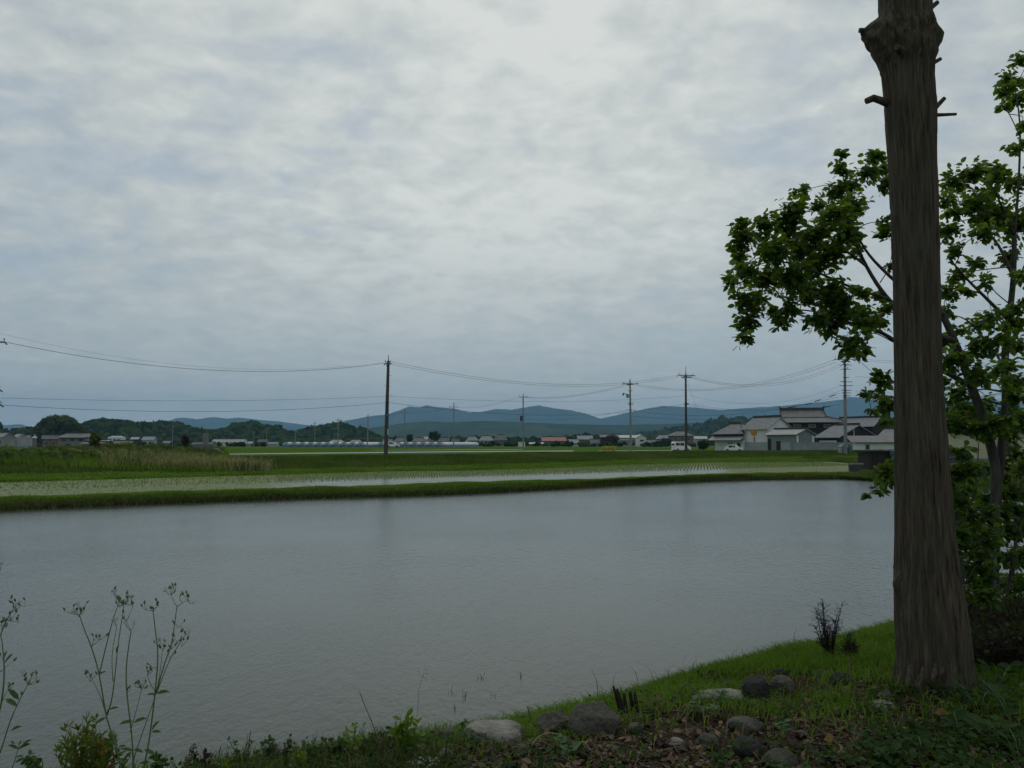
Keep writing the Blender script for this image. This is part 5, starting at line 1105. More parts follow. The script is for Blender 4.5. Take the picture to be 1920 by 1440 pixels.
for i in range(NH):
    a, b = at(L[i], vv[i], D0), at(Rr[i], vv[i], D0); r = (b.x - a.x) / 2 * .97; cxx = (a.x + b.x) / 2; z = (a.z + b.z) / 2
    # fluted bark plates, wavy with height
    w_ = vnoise(th * 26 / 6.283 * 1.0 + 0.6 * math.sin(z * 1.1), np.full(NT, z * .55), 3)
    w2 = vnoise(th * 60 / 6.283, np.full(NT, z * 1.7), 5)
    w3 = 1 - 2 * np.abs(vnoise(th * 44 / 6.283 + .5 * vnoise(np.full(NT, 3.), np.full(NT, z * 2)), np.full(NT, z * 1.2), 23) - .5)
    w4 = vnoise(th * 90 / 6.283, np.full(NT, z * 6), 29)
    rr = r * (1 - .03 * w3 ** 3 + .035 * np.round(w4 * 2) / 2 * (w_ > .45) + .045 * (w_ - .5) * .6 + .03 * (w2 - .5) + .02 * np.sin(th * 3 + 1 + z * .3))
    h = z - TB.z
    root = math.exp(-max(h, 0) / .16); rr *= 1 + root * (.07 * np.sin(th * 13 + .5) + .08 * np.sin(th * 5 + 2) + .10 * (vnoise(th * 6, np.full(NT, z * 6), 17) - .5))
    fl = math.exp(-max(h, 0) / .55); rr *= 1 + .07 * fl * np.sin(th * 7 + 1.3 + .4 * h)
    # burls below the pollard cut
    bl = lambda t0, wt: np.exp(-((np.angle(np.exp(1j * (th - t0)))) / wt) ** 2)
    up_ = lambda v0, wu, wd: math.exp(-((vv[i] - v0) / (wu if vv[i] < v0 else wd)) ** 2)
    rr += r * (.86 * up_(60, 19, 50) * (.75 + .5 * vnoise(th * 6, np.full(NT, z * 11), 51)) * bl(math.pi * 1.02, .5) + .30 * up_(66, 18, 36) * (.75 + .5 * vnoise(th * 6, np.full(NT, z * 11), 52)) * bl(0.0, .5) + .16 * up_(95, 30, 35) * bl(-math.pi / 2, .5) + .18 * up_(1095, 16, 24) * bl(math.pi, .25))
    rr += r * .22 * max(up_(70, 40, 50), 0) * (vnoise(th * 5, np.full(NT, z * 13), 13) - .5 + .6 * (vnoise(th * 12, np.full(NT, z * 30), 14) - .5))
    V[i, :, 0] = cxx + rr * np.cos(th); V[i, :, 1] = D0 + rr * np.sin(th); V[i, :, 2] = z
to = empty('cedar_trunk', (TB.x, D0, TB.z), 'massive bare fibrous grey-brown tree trunk with sawn branch stubs', 'tree')
idx = np.arange(NH * NT).reshape(NH, NT); nx_ = np.roll(idx, -1, 1)
fcs = np.stack([idx[:-1], idx[1:], nx_[1:], nx_[:-1]], -1).reshape(-1, 4)
Vt = (V - np.array([TB.x, D0, TB.z])).reshape(-1, 3)
mesh_np('trunk', Vt, [fcs, idx[0][None, ::1]], M['bark'], to, smooth=True)
TL = Vector((TB.x, D0, TB.z))
def tp(u, v, dy=0.0): return at(u, v, D0 + dy) - TL
for path, rp in (([(1728, 28), (1746, 14), (1758, 4)], 5), ([(1662, 64), (1636, 58), (1611, 57)], 5.5), ([(1736, 124), (1750, 118), (1764, 110)], 4), ([(1668, 194), (1650, 188), (1638, 184), (1624, 190)], 7),
                 ([(1742, 214), (1756, 200), (1771, 184)], 4.5), ([(1742, 216), (1770, 215), (1793, 214)], 3.2), ([(1690, 96), (1686, 92), (1682, 88)], 7)):
    dy = -.02 if path[0][0] != 1690 else -.17
    pts = [tp(u, v, dy - (.02 * i if path[0][0] == 1690 else 0)) for i, (u, v) in enumerate(path)]; n = len(pts)
    mb = MB().tube(pts, [rp * sT * (1.25 if i == 0 else 1.0 if i < n - 1 else .85) for i in range(n)], 9); mb.build('branch_stub', M['bark'], to)
# exposed torn root wood at the foot
for u, v0, v1, dy in ((1688, 1256, 1284, -.19), (1706, 1246, 1284, -.24), (1728, 1250, 1286, -.26), (1752, 1245, 1278, -.25), (1768, 1240, 1268, -.20)):
    MB().tube([tp(u + 2, v0, dy + .02), tp(u, (v0 + v1) / 2, dy - .02), tp(u - 5, v1, dy - .07)], [.006, .016, .006], 7).build('root', M['bark'], to)

# ================================================================== LEAFY TREES BEHIND THE TRUNK
def tubes(o, name, segs, material):
    m = MB()
    for pts, rad in segs: m.tube([p - o.location for p in pts], rad, 7)
    return m.build(name, material, o, smooth=True)
def smooth_path(pts, n=4):
    out = []; P = [pts[0]] + list(pts) + [pts[-1]]
    for i in range(1, len(P) - 2):
        for k in range(n):
            t = k / n; a, b, c, d = P[i - 1], P[i], P[i + 1], P[i + 2]
            out.append(.5 * ((2 * b) + (c - a) * t + (2 * a - 5 * b + 4 * c - d) * t * t + (3 * b - a - 3 * c + d) * t ** 3))
    return out + [pts[-1]]
def leafy_tree(name, label, cat, base_uv, D, stems, clusters, keep, dens=.225, size=.063, matl='leaf', young=()):
    b = at(*base_uv, D); b.z = bz(b.x, b.y); o = empty(name, b, label, cat); nodes = []
    first = True
    for pts, r0, r1, dy in stems:
        P3 = [at(u, v, D + (dy * i / max(1, len(pts) - 1))) for i, (u, v) in enumerate(pts)]
        if first or pts[0] == base_uv: P3[0].z = bz(P3[0].x, P3[0].y) - .08
        S = smooth_path(P3, 4); n = len(S); rad = [r0 + (r1 - r0) * i / (n - 1) for i in range(n)]
        MB().tube([p - b for p in S], rad, 8).build('trunk' if first or pts[0] == base_uv else 'branch', M['bark_smooth'], o, smooth=True)
        first = False; nodes += [(p, r) for p, r in zip(S, rad)]
    tw = MB(); cen = []; LP, LD, LU, LS, LYo = [], [], [], [], []
    for ci, cl in enumerate(clusters):
        u, v, r = cl[:3]; dd = D + random.uniform(-.55, .55); c = at(u, v, dd); rw = r * dd / F
        nb = min(nodes, key=lambda q: (q[0] - c).length + .25 * max(0, q[0].z - c.z)); p0 = nb[0]
        mid = p0.lerp(c, .55) + Vector((random.uniform(-.05, .05), random.uniform(-.05, .05), .10 * (c - p0).length))
        S = smooth_path([p0, mid, c], 4); rr0 = min(nb[1] * .7, .012)
        tw.tube([p - b for p in S], [rr0 + (.0022 - rr0) * i / (len(S) - 1) for i in range(len(S))], 5)
        nodes += [(p, .006) for p in S[len(S) // 2:]]
        n = max(8, int(dens * r * r)); nt_ = max(3, n // 9); out = (c - p0).normalized()
        for k in range(nt_):
            dr = (Vector(rdir(1)[0]) + out * .55).normalized(); e = c + Vector((dr.x * rw, dr.y * rw * 1.3, dr.z * rw)) * random.uniform(.7, 1.08); st = c - out * rw * random.uniform(0, .5)
            bend = Vector((0, 0, random.uniform(-.25, .12) * rw))
            tw.tube([st - b, st.lerp(e, .5) - b + Vector((0, 0, .1 * rw)), e + bend - b], [.0028, .002, .001], 4)
            per = n // nt_ + 1
            for j in range(per):
                t = (j + .4) / per; p = st.lerp(e + bend, t) + Vector((0, 0, .1 * rw * 4 * t * (1 - t))); ax = (e - st).normalized()
                sd = ax.cross(Vector((0, 0, 1))); sd = sd.normalized() if sd.length > .01 else Vector((1, 0, 0))
                ld = (ax * .6 + sd * (1 if j % 2 else -1) * .9 + Vector((0, 0, random.uniform(-.75, .25))) + Vector(rdir(1)[0]) * .35)
                p = p + Vector(rng.normal(size=3)) * rw * .16; LP.append(tuple(p)); LD.append(tuple(ld)); LU.append(tuple(Vector(rdir(1)[0]) * .8 + Vector((0, 0, .8)))); LS.append(size * random.uniform(.65, 1.25)); LYo.append(len(cl) > 3 and random.random() < .75)
    tw.build('twigs', M['bark_smooth'], o, kind='stuff')
    LP, LD, LU, LS, LYo = map(np.array, (LP, LD, LU, LS, LYo)); bl = np.array(tuple(b))
    score = LS / LP[:, 1]; order = np.argsort(-score); pick = np.zeros(len(LP), bool); pick[order[:keep]] = True
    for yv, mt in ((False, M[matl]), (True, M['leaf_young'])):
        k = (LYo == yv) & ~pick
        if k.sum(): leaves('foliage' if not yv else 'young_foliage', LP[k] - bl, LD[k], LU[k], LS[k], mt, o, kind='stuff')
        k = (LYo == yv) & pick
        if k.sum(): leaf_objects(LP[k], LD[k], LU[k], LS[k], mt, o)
    print(name, len(LP), 'leaves'); return o
CL = [(1396, 634, 16), (1400, 605, 26), (1393, 565, 28), (1374, 530, 20), (1400, 505, 28), (1384, 480, 20), (1396, 445, 28), (1388, 425, 16), (1428, 420, 26), (1446, 468, 38), (1436, 525, 38), (1425, 560, 22), (1480, 436, 32), (1490, 395, 28), (1500, 360, 18),
      (1470, 415, 22), (1520, 440, 32), (1530, 500, 38), (1490, 520, 36), (1560, 470, 38), (1585, 440, 30), (1563, 400, 28), (1572, 360, 26), (1577, 318, 20), (1578, 295, 13), (1592, 345, 22), (1602, 388, 28, 1), (1586, 408, 24, 1), (1620, 322, 26), (1636, 298, 18),
      (1655, 345, 16), (1650, 318, 18), (1560, 548, 38), (1515, 556, 32), (1478, 575, 22), (1462, 606, 15), (1455, 585, 14), (1530, 598, 24), (1580, 585, 38), (1618, 600, 32), (1598, 640, 28), (1640, 606, 24, 1), (1560, 610, 24), (1600, 658, 18), (1618, 660, 14),
      (1610, 545, 18), (1648, 555, 14), (1662, 580, 16), (1660, 440, 20), (1667, 495, 12), (1656, 415, 14), (1540, 385, 18), (1500, 470, 30), (1545, 430, 28), (1605, 470, 16), (1380, 460, 14), (1366, 515, 12), (1410, 580, 18)]
leafy_tree('broadleaf_tree', 'slender broadleaf tree behind the trunk reaching a leafy bough out to the left', 'tree', (1852, 1180), 7.0,
           [([(1852, 1180), (1858, 1050), (1868, 900), (1848, 800), (1820, 720), (1790, 640), (1765, 585)], .052, .028, .15),
            ([(1822, 725), (1760, 690), (1700, 655), (1655, 625), (1600, 606), (1540, 600), (1490, 588)], .026, .006, -.1),
            ([(1790, 640), (1720, 610), (1665, 560), (1625, 500), (1600, 440), (1592, 380), (1580, 330)], .026, .005, .25),
            ([(1770, 590), (1700, 545), (1640, 490), (1612, 450), (1598, 418)], .018, .006, -.25),
            ([(1665, 560), (1600, 540), (1530, 510), (1460, 490), (1410, 500)], .014, .004, -.2),
            ([(1625, 500), (1560, 450), (1510, 420), (1440, 425)], .011, .004, .2),
            ([(1765, 585), (1735, 500), (1700, 430), (1665, 360), (1640, 315)], .015, .004, .4),
            ([(1640, 614), (1560, 590), (1470, 580), (1405, 600)], .010, .003, .2),
            ([(1700, 655), (1672, 640), (1640, 625), (1620, 632)], .006, .003, .1), ([(1650, 530), (1668, 500), (1672, 470)], .005, .002, 0)], CL, 280)
CR = [(1790, 340, 32), (1828, 326, 28), (1870, 330, 28), (1903, 345, 32), (1776, 372, 18), (1780, 430, 25), (1822, 385, 32), (1868, 400, 42), (1908, 420, 38), (1790, 470, 18), (1850, 365, 26), (1776, 548, 24), (1800, 518, 20), (1830, 496, 20), (1846, 530, 16), (1818, 545, 16),
      (1896, 150, 26), (1908, 186, 26), (1882, 205, 12), (1913, 118, 18), (1905, 278, 18), (1914, 232, 14), (1836, 608, 24), (1862, 596, 22), (1840, 648, 28), (1800, 622, 18), (1898, 606, 24), (1910, 575, 24), (1790, 672, 32), (1830, 700, 26), (1772, 716, 22), (1874, 700, 22),
      (1800, 738, 28), (1845, 760, 22), (1900, 745, 24), (1895, 480, 22), (1912, 520, 18), (1850, 440, 24), (1795, 395, 22), (1775, 580, 16), (1880, 640, 24), (1772, 640, 18), (1890, 690, 20), (1900, 720, 26), (1850, 800, 24), (1880, 790, 26), (1910, 790, 26), (1888, 170, 18), (1840, 420, 20), (1905, 650, 24), (1815, 770, 24)]
leafy_tree('broadleaf_tree', 'second broadleaf tree at the right edge with pale forked stems', 'tree', (1872, 1178), 7.25,
           [([(1872, 1178), (1862, 1050), (1872, 900), (1886, 760), (1884, 680), (1892, 600), (1900, 520), (1902, 440)], .050, .020, .1),
            ([(1888, 660), (1915, 610), (1950, 560)], .022, .012, .1), ([(1890, 600), (1850, 560), (1810, 520), (1776, 480)], .018, .006, -.2), ([(1900, 520), (1872, 460), (1838, 420), (1800, 380)], .016, .004, .2),
            ([(1885, 690), (1850, 640), (1812, 600), (1780, 590)], .012, .004, .3), ([(1902, 440), (1880, 390), (1860, 350), (1840, 330)], .012, .004, -.2), ([(1902, 440), (1910, 340), (1912, 230), (1900, 150)], .014, .004, .1),
            ([(1872, 1178), (1888, 1120), (1900, 1040), (1912, 980), (1925, 930)], .018, .008, .1), ([(1884, 760), (1850, 750), (1815, 745)], .01, .004, -.2), ([(1895, 500), (1850, 505), (1800, 512)], .007, .003, .1), ([(1893, 570), (1860, 540), (1850, 500)], .006, .002, 0), ([(1896, 545), (1920, 500), (1930, 450)], .010, .005, 0)], CR, 260)
CB = [(1652, 718, 17), (1664, 755, 20), (1640, 742, 11), (1656, 700, 11), (1628, 738, 7), (1667, 790, 13), (1634, 770, 8), (1790, 800, 28), (1836, 800, 26), (1800, 850, 20), (1660, 885, 17), (1664, 905, 15), (1644, 920, 9), (1630, 930, 6), (1672, 868, 12),
      (1790, 938, 28), (1812, 962, 28), (1830, 990, 32), (1798, 1008, 30), (1838, 1040, 32), (1800, 1062, 26), (1828, 1095, 20), (1815, 920, 20), (1846, 1075, 20), (1790, 975, 22), (1850, 1010, 22), (1800, 1110, 24), (1845, 1120, 22), (1780, 1040, 22), (1820, 880, 22), (1790, 890, 20), (1850, 960, 22)]
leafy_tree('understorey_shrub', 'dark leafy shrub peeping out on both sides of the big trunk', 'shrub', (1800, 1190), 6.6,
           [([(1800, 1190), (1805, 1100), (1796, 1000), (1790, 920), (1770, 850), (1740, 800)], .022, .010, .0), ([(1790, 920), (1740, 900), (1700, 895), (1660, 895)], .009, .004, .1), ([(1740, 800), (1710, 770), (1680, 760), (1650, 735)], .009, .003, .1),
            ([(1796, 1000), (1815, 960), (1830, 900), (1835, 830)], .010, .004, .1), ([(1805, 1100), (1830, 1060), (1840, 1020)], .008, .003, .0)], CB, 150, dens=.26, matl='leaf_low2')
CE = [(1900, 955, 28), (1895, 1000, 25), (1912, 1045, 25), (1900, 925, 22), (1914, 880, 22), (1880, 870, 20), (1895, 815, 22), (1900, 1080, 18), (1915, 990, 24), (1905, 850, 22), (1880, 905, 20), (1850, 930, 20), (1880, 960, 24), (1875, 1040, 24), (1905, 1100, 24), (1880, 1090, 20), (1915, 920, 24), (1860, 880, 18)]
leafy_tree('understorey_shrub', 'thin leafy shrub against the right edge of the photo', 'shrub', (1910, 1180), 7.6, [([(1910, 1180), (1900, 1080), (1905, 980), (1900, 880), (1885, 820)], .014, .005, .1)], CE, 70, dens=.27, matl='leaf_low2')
# rough brown undergrowth at the feet of the trees
q, u, v = bank_px(1500, 1790, 2000, 1150, 1260)
blades('dry_undergrowth', np.repeat(q, 3, 0) + rng.normal(size=(len(q) * 3, 3)) * np.array([.05, .05, 0]), .24, .008, M['brush'], lean=.8, droop=.4)
lq = np.repeat(q[::2], 4, 0) + rng.normal(size=(len(q[::2]) * 4, 3)) * np.array([.06, .06, 0]); lq[:, 2] += np.abs(rng.normal(size=len(lq))) * .12
lg = lq[rng.random(len(lq)) < .45] + np.array([0, 0, .06]); leaves('undergrowth_green_leaves', lg, rdir(len(lg)), rdir(len(lg), 1.0), .045, M['leaf_low'])
leaves('undergrowth_leaves', lq, rdir(len(lq)), rdir(len(lq), .8), .04, M['brush'])
q, u, v = bank_px(900, 1830, 2050, 1150, 1240); blades('bank_corner_grass', q, .22, .007, M['grass'], lean=.7, droop=.5)

# ================================================================== STONES
def stone(u0, u1, v0, v1, material, label, flat=1.0, tilt=0.0, seed=0, boxy=.0):
    uc = (u0 + u1) / 2; p = on_bank(uc, v1 - 2); D = p.y; w = (u1 - u0) * D / F / 2; h = (v1 - v0) * D / F
    Vb, Fb = ICO[3]; r2 = np.random.default_rng(seed); Q = Vb.copy()
    for _ in range(9):                                     # knock flat facets off
        nn = r2.normal(size=3); nn /= np.linalg.norm(nn); c = .62 + .3 * r2.random(); dt = Q @ nn; Q -= np.maximum(dt - c, 0)[:, None] * nn * .92
    if boxy: Q = np.sign(Q) * np.abs(Q) ** (1 - boxy)
    Q += (np.stack([fbm(Vb[:, 0] * 3 + seed, Vb[:, 1] * 3 + Vb[:, 2] * 2, seed + k, 4) for k in range(3)], 1)) * .16
    mn, mx = Q.min(0), Q.max(0); Q = (Q - (mn + mx) / 2) / ((mx - mn) / 2)
    Q *= np.array([w, w * .75 * flat, h * .60]); t = tilt; Q = np.stack([Q[:, 0] * math.cos(t) + Q[:, 2] * math.sin(t), Q[:, 1], -Q[:, 0] * math.sin(t) + Q[:, 2] * math.cos(t)], 1)
    Q += np.array([p.x, p.y + w * .45 * flat, p.z + h * .22])
    return tag(mesh_np('stone', Q, Fb, material, smooth=True), label, 'stone', 'stones along the bank')
ST, SP, SD = M['stone'], M['stone_pale'], M['stone_dark']
stone(868, 980, 1362, 1399, SP, 'long pale flat-topped stone left of the two boulders', seed=1, boxy=.2)
stone(1007, 1071, 1333, 1379, ST, 'rounded grey-brown stone touching the largest boulder', seed=2, tilt=.15)
stone(1068, 1168, 1317, 1384, ST, 'largest boulder, mossy grey, left of the burnt stems', seed=3)
stone(1396, 1446, 1266, 1318, SD, 'dark upright stone left of the white-patched one', seed=4, boxy=.25)
stone(1444, 1493, 1266, 1306, ST, 'grey stone with a pale face beside the dark upright stone', seed=5)
stone(1448, 1480, 1254, 1272, SD, 'small dark stone behind the pale-faced one', seed=15)
stone(1312, 1402, 1299, 1316, SP, 'low flat slab lying in the turf', flat=.8, seed=6, boxy=.3)
stone(1308, 1351, 1377, 1406, ST, 'small ribbed grey stone near the lower middle', seed=7)
stone(1378, 1436, 1385, 1424, SD, 'dark rounded stone half sunk in litter', seed=8)
stone(1438, 1502, 1408, 1446, ST, 'round grey stone at the bottom edge right of the dark one', seed=9)
stone(1368, 1436, 1350, 1376, ST, 'flat weathered stone among dead leaves', seed=10, flat=1.2)
stone(758, 824, 1424, 1448, M['plaster'], 'whitish flat stone at the bottom edge', seed=11, boxy=.2)
stone(812, 856, 1366, 1402, ST, 'grey stone left of the long pale one', seed=12)
stone(816, 858, 1404, 1432, SP, 'small pale stone behind the whitish one', seed=13)
stone(1640, 1682, 1316, 1340, SP, 'pale squarish stone below the big trunk', seed=14, boxy=.3)
stone(1688, 1720, 1340, 1372, ST, 'tilted brownish stone at the lower right of the trunk foot', seed=16, tilt=.5)
stone(1648, 1682, 1296, 1314, ST, 'small stone tucked against the trunk roots', seed=17)
stone(1528, 1560, 1256, 1272, ST, 'small grey stone in front of the dried weed', seed=18)
stone(1560, 1600, 1262, 1284, SD, 'angular dark stone left of the trunk foot', seed=19)
stone(1178, 1212, 1356, 1376, ST, 'fist-sized stone right of the largest boulder', seed=20)
stone(1250, 1284, 1386, 1402, SP, 'small pale pebble in the dead leaves', seed=21)
stone(960, 992, 1398, 1414, ST, 'low brownish pebble below the long pale stone', seed=22)

# ================================================================== STICKS AND SMALL PLANTS
def stick(path, r0, r1, material, label, name='stick', cat='stick', dpt=None, group=None):
    p0 = on_bank(*path[0]); D = dpt or p0.y; P3 = [at(u, v, D + .02 * i) for i, (u, v) in enumerate(path)]; P3[0] = p0 - Vector((0, 0, .03))
    S = smooth_path(P3, 3); n = len(S)
    return tag(MB().tube(S, [r0 + (r1 - r0) * i / (n - 1) for i in range(n)], 6).build(name, material, smooth=True), label, cat, group)
for k, (path, r) in enumerate((([(1166, 1344), (1158, 1316), (1150, 1286)], .010), ([(1174, 1346), (1164, 1318), (1156, 1292)], .016), ([(1176, 1340), (1172, 1318), (1170, 1300)], .012), ([(1190, 1336), (1184, 1315), (1181, 1297)], .013), ([(1196, 1336), (1192, 1316), (1190, 1298)], .012))):
    stick(path, r * 1.15, r * .8, M['black'], ('tallest thin burnt stem leaning left', 'thick burnt stem beside the largest boulder', 'middle short burnt stem', 'fourth burnt stem from the left', 'rightmost burnt stem')[k] + ' in the charred clump', group='charred stems')
stick([(1000, 1368), (994, 1345), (989, 1324)], .006, .004, M['twig'], 'short stick standing before the rounded stone')
stick([(712, 1402), (700, 1362), (686, 1328), (674, 1297)], .0035, .002, M['twig'], 'thin bare stalk leaning left over the water')
stick([(1310, 1318), (1302, 1296), (1290, 1284), (1278, 1290), (1272, 1306)], .005, .003, M['twig'], 'arched dry twig over the flat slab')
stick([(985, 1432), (1000, 1392), (1030, 1374), (1066, 1384)], .004, .002, M['straw'], 'bent pale straw in front of the boulders', 'straw', 'straw')
stick([(830, 1440), (836, 1412), (838, 1396)], .005, .004, M['black'], 'dark peg standing by the whitish stone')
stick([(1222, 1410), (1224, 1388), (1226, 1370)], .005, .003, M['black'], 'short dark stick right of the burnt stems')
stick([(1590, 1420), (1600, 1390), (1604, 1360)], .004, .002, M['twig'], 'thin upright twig below the trunk')
stick([(1596, 1292), (1594, 1262), (1592, 1232)], .006, .004, M['twig'], 'upright twig between dried weed and trunk')
stick([(468, 1440), (465, 1412), (470, 1370)], .004, .002, M['twig'], 'dark reed stub by the left waterside weeds')
stick([(1500, 1400), (1540, 1396), (1590, 1404)], .010, .006, M['twig'], 'fallen grey branch lying in the litter')
o = stick([(1750, 1348), (1768, 1344), (1782, 1346)], .001, .001, M['yellowleaf'], 'small dry leaf stalk'); bpy.data.objects.remove(o)
p = on_bank(1768, 1350); tag(leaves('dead_leaf', np.array([[p.x - .045, p.y, p.z + .04]]), np.array([[1., .1, -.05]]), np.array([[.1, -.75, .66]]), .095, M['yellowleaf'], kind='thing'), 'orange-yellow dead leaf lying right of the trunk foot', 'leaf')
p = on_bank(1412, 1327); tag(leaves('dead_leaf', np.array([[p.x - .02, p.y, p.z + .03]]), np.array([[1., .1, .25]]), np.array([[.1, -.75, .66]]), .055, M['leaf_young'], kind='thing'), 'bright yellow-green leaf below the dark upright stone', 'leaf')
p = on_bank(1555, 1398); tag(leaves('dead_leaf', np.array([[p.x - .03, p.y, p.z + .03]]), np.array([[1., .1, .05]]), np.array([[.1, -.75, .66]]), .075, M['yellowleaf'], kind='thing'), 'ochre dead leaf in the bottom middle litter', 'leaf')
# dried dark weed
def dead_weed(u, v, hpx, wpx, n, label, seed):
    random.seed(seed); p = on_bank(u, v); D = p.y; s = D / F; o = empty('dried_weed', p, label, 'weed'); m = MB(); lp = []
    for k in range(n):
        top = Vector((random.uniform(-.5, .5) * wpx * s, random.uniform(-.1, .1), hpx * s * random.uniform(.35, 1.0) * (1 if k else 1.05)))
        if k == 0: top.x = -.12 * wpx * s
        midp = top * .5 + Vector((random.uniform(-.02, .02), 0, 0)); m.tube([(random.uniform(-.03, .03), 0, -.03), midp, top], [.006, .004, .0015], 5)
        for j in range(26):
            t = random.uniform(.25, 1); q = Vector((0, 0, 0)).lerp(midp, t * 2) if t < .5 else midp.lerp(top, t * 2 - 1); e = q + Vector((random.uniform(-.05, .05), random.uniform(-.04, .04), random.uniform(-.01, .05)))
            m.tube([q, e], [.002, .001], 3); lp.append(tuple(e))
    m.build('stems', M['black'], o); lp = np.repeat(np.array(lp), 2, 0); leaves('withered_leaves', lp, rdir(len(lp)), rdir(len(lp)), .014, M['black'], o, wid=.45)
dead_weed(1556, 1236, 112, 46, 17, 'dark dried weed standing at the water edge', 3)
dead_weed(1592, 1236, 46, 28, 10, 'shorter dark dried weed right of the tall one', 4)
# small broad-leaved plants of the lower right: every leaf its own part
def leafy_plant(u, v, n, size, hgt, label, matl='leaf_low', group='leafy plants at the lower right'):
    p = on_bank(u, v); o = empty('leafy_plant', p, label, 'plant', group); m = MB(); LP, LD, LU, LS = [], [], [], []
    for k in range(max(3, n // 5)):
        a = random.uniform(0, 6.28); top = Vector((math.cos(a) * hgt * .7, math.sin(a) * hgt * .7, hgt * random.uniform(.6, 1.1))); midp = top * .5 + Vector((0, 0, hgt * .18)); m.tube([(0, 0, -.02), midp, top], [.003, .0025, .0015], 4)
        for j in range(5):
            t = .25 + .75 * j / 4; q = Vector((0, 0, 0)).lerp(midp, t * 2) if t < .5 else midp.lerp(top, t * 2 - 1); sd = Vector((-top.y, top.x, 0)).normalized() * (1 if j % 2 else -1)
            LP.append(tuple(q + p)); LD.append(tuple(top.normalized() * .5 + sd + Vector((0, 0, random.uniform(-.3, .3))))); LU.append(tuple(Vector((0, -.25, 1)) + Vector(rdir(1)[0]) * .35)); LS.append(size * random.uniform(.6, 1.15))
    m.build('stems', M['stem'], o); leaf_objects(np.array(LP), LD, LU, LS, M[matl], o, wid=1.25)
for k, (u, v, n, sz, h, lab) in enumerate(((1772, 1268, 12, .07, .14, 'leafy plant climbing the right side of the trunk foot'), (1800, 1300, 15, .07, .15, 'leafy plant just right of the trunk roots'), (1760, 1306, 10, .05, .09, 'small leafy sprig below the trunk roots'),
        (1872, 1300, 15, .075, .18, 'tall leafy plant under the pale forked stems'), (1835, 1340, 15, .075, .16, 'broad leafy plant right of the orange dead leaf'), (1900, 1360, 15, .085, .2, 'large-leaved plant at the right edge'),
        (1800, 1392, 15, .08, .14, 'dark leafy plant in the middle of the lower right corner'), (1868, 1412, 15, .085, .16, 'leafy plant nearest the lower right corner'), (1730, 1420, 12, .06, .1, 'low leafy plant at the bottom below the trunk'), (1915, 1430, 15, .085, .18, 'leafy plant cut by the lower right corner'),
        (1660, 1436, 10, .055, .09, 'small leafy plant at the bottom edge left of the trunk'), (1350, 1326, 10, .045, .08, 'small bright plant right of the flat slab'), (1320, 1344, 10, .05, .09, 'low green plant below the flat slab'), (1060, 1424, 10, .05, .09, 'low green plant in front of the largest boulder'), (1470, 1380, 8, .04, .07, 'tiny green plant in the litter above the round grey stone'))):
    leafy_plant(u, v, n, sz, h, lab, 'leaf_low' if k < 11 else 'weedleaf', 'leafy plants at the lower right' if k < 11 else 'small plants in the litter')
# bright tufts along the lower edge
def weed_tuft(u, v, hpx, n, lab, matl='weedleaf', size=.035, name='weed'):
    p = on_bank(u, v); D = p.y; s = D / F; o = empty(name, p, lab, 'weed', 'weeds along the lower waterline'); m = MB(); lp = []; ld = []
    for k in range(n):
        top = Vector((random.uniform(-.35, .35) * hpx * s, random.uniform(-.06, .06), hpx * s * random.uniform(.55, 1))); m.tube([(0, 0, -.03), top * .5 + Vector((0, 0, .02)), top], [.003, .002, .001], 4)
        for j in range(12): t = random.uniform(.25, 1); lp.append(tuple(top * t)); ld.append(tuple(Vector(rdir(1)[0]) + Vector((0, 0, .5))))
    m.build('stems', M['stem'], o); leaves('leaves', np.array(lp), np.array(ld), rdir(len(lp), .6), size, M[matl], o)
weed_tuft(760, 1425, 82, 9, 'bright green leafy weed at the waterline left of the whitish stone', 'leaf_young', .05)
weed_tuft(628, 1432, 58, 8, 'blue-green weed bush under the leaning stalk', 'weedleaf', .035)
weed_tuft(500, 1440, 50, 8, 'fine-leaved weed right of the reed stub')
weed_tuft(432, 1452, 28, 4, 'small lime green sprig at the bottom edge', 'leaf_young', .04)
weed_tuft(564, 1446, 24, 4, 'second lime green sprig further right on the bottom edge', 'leaf_young', .04)
weed_tuft(870, 1386, 40, 6, 'green weed behind the long pale stone')
weed_tuft(690, 1436, 40, 7, 'low dark weed below the leaning stalk', 'leaf_low')
weed_tuft(380, 1462, 60, 5, 'sparse brownish weed right of the tall flowering weed', 'redbrown', .03)
weed_tuft(345, 1468, 70, 6, 'tangle of bare brown stalks right of the tall flowering weed', 'deadweed', .016)
weed_tuft(300, 1462, 46, 8, 'low leafy weed at the foot of the tall flowering weed')
weed_tuft(455, 1448, 74, 5, 'upright thin weed beside the dark reed stub', 'weedleaf', .022)
weed_tuft(535, 1440, 62, 6, 'loose brownish weed between the lime green sprigs', 'redbrown', .022)
weed_tuft(590, 1436, 54, 7, 'fine green weed left of the blue-green bush', 'weedleaf', .026)
weed_tuft(662, 1428, 66, 6, 'green weed leaning over the water beside the blue-green bush', 'leaf_young', .03)
weed_tuft(725, 1424, 48, 6, 'dry straw-coloured weed left of the bright green leafy weed', 'deadweed', .02)
weed_tuft(60, 1475, 60, 7, 'leafy weed at the bottom edge near the left corner')
o = stick([(775, 1405), (783, 1330), (786, 1290), (798, 1258)], .0018, .001, M['straw'], 'thin flowering grass stalk with a pale drooping head', 'grass_stalk', 'grass')
p = at(793, 1264, 5.2); q = np.array([tuple(p + Vector((random.uniform(-.02, .03), 0, random.uniform(-.05, .04)))) for _ in range(14)]); leaves('seed_head', q - np.array(tuple(o.location)), rdir(14, .6), rdir(14), .02, M['straw'], o, kind='thing', wid=.5)
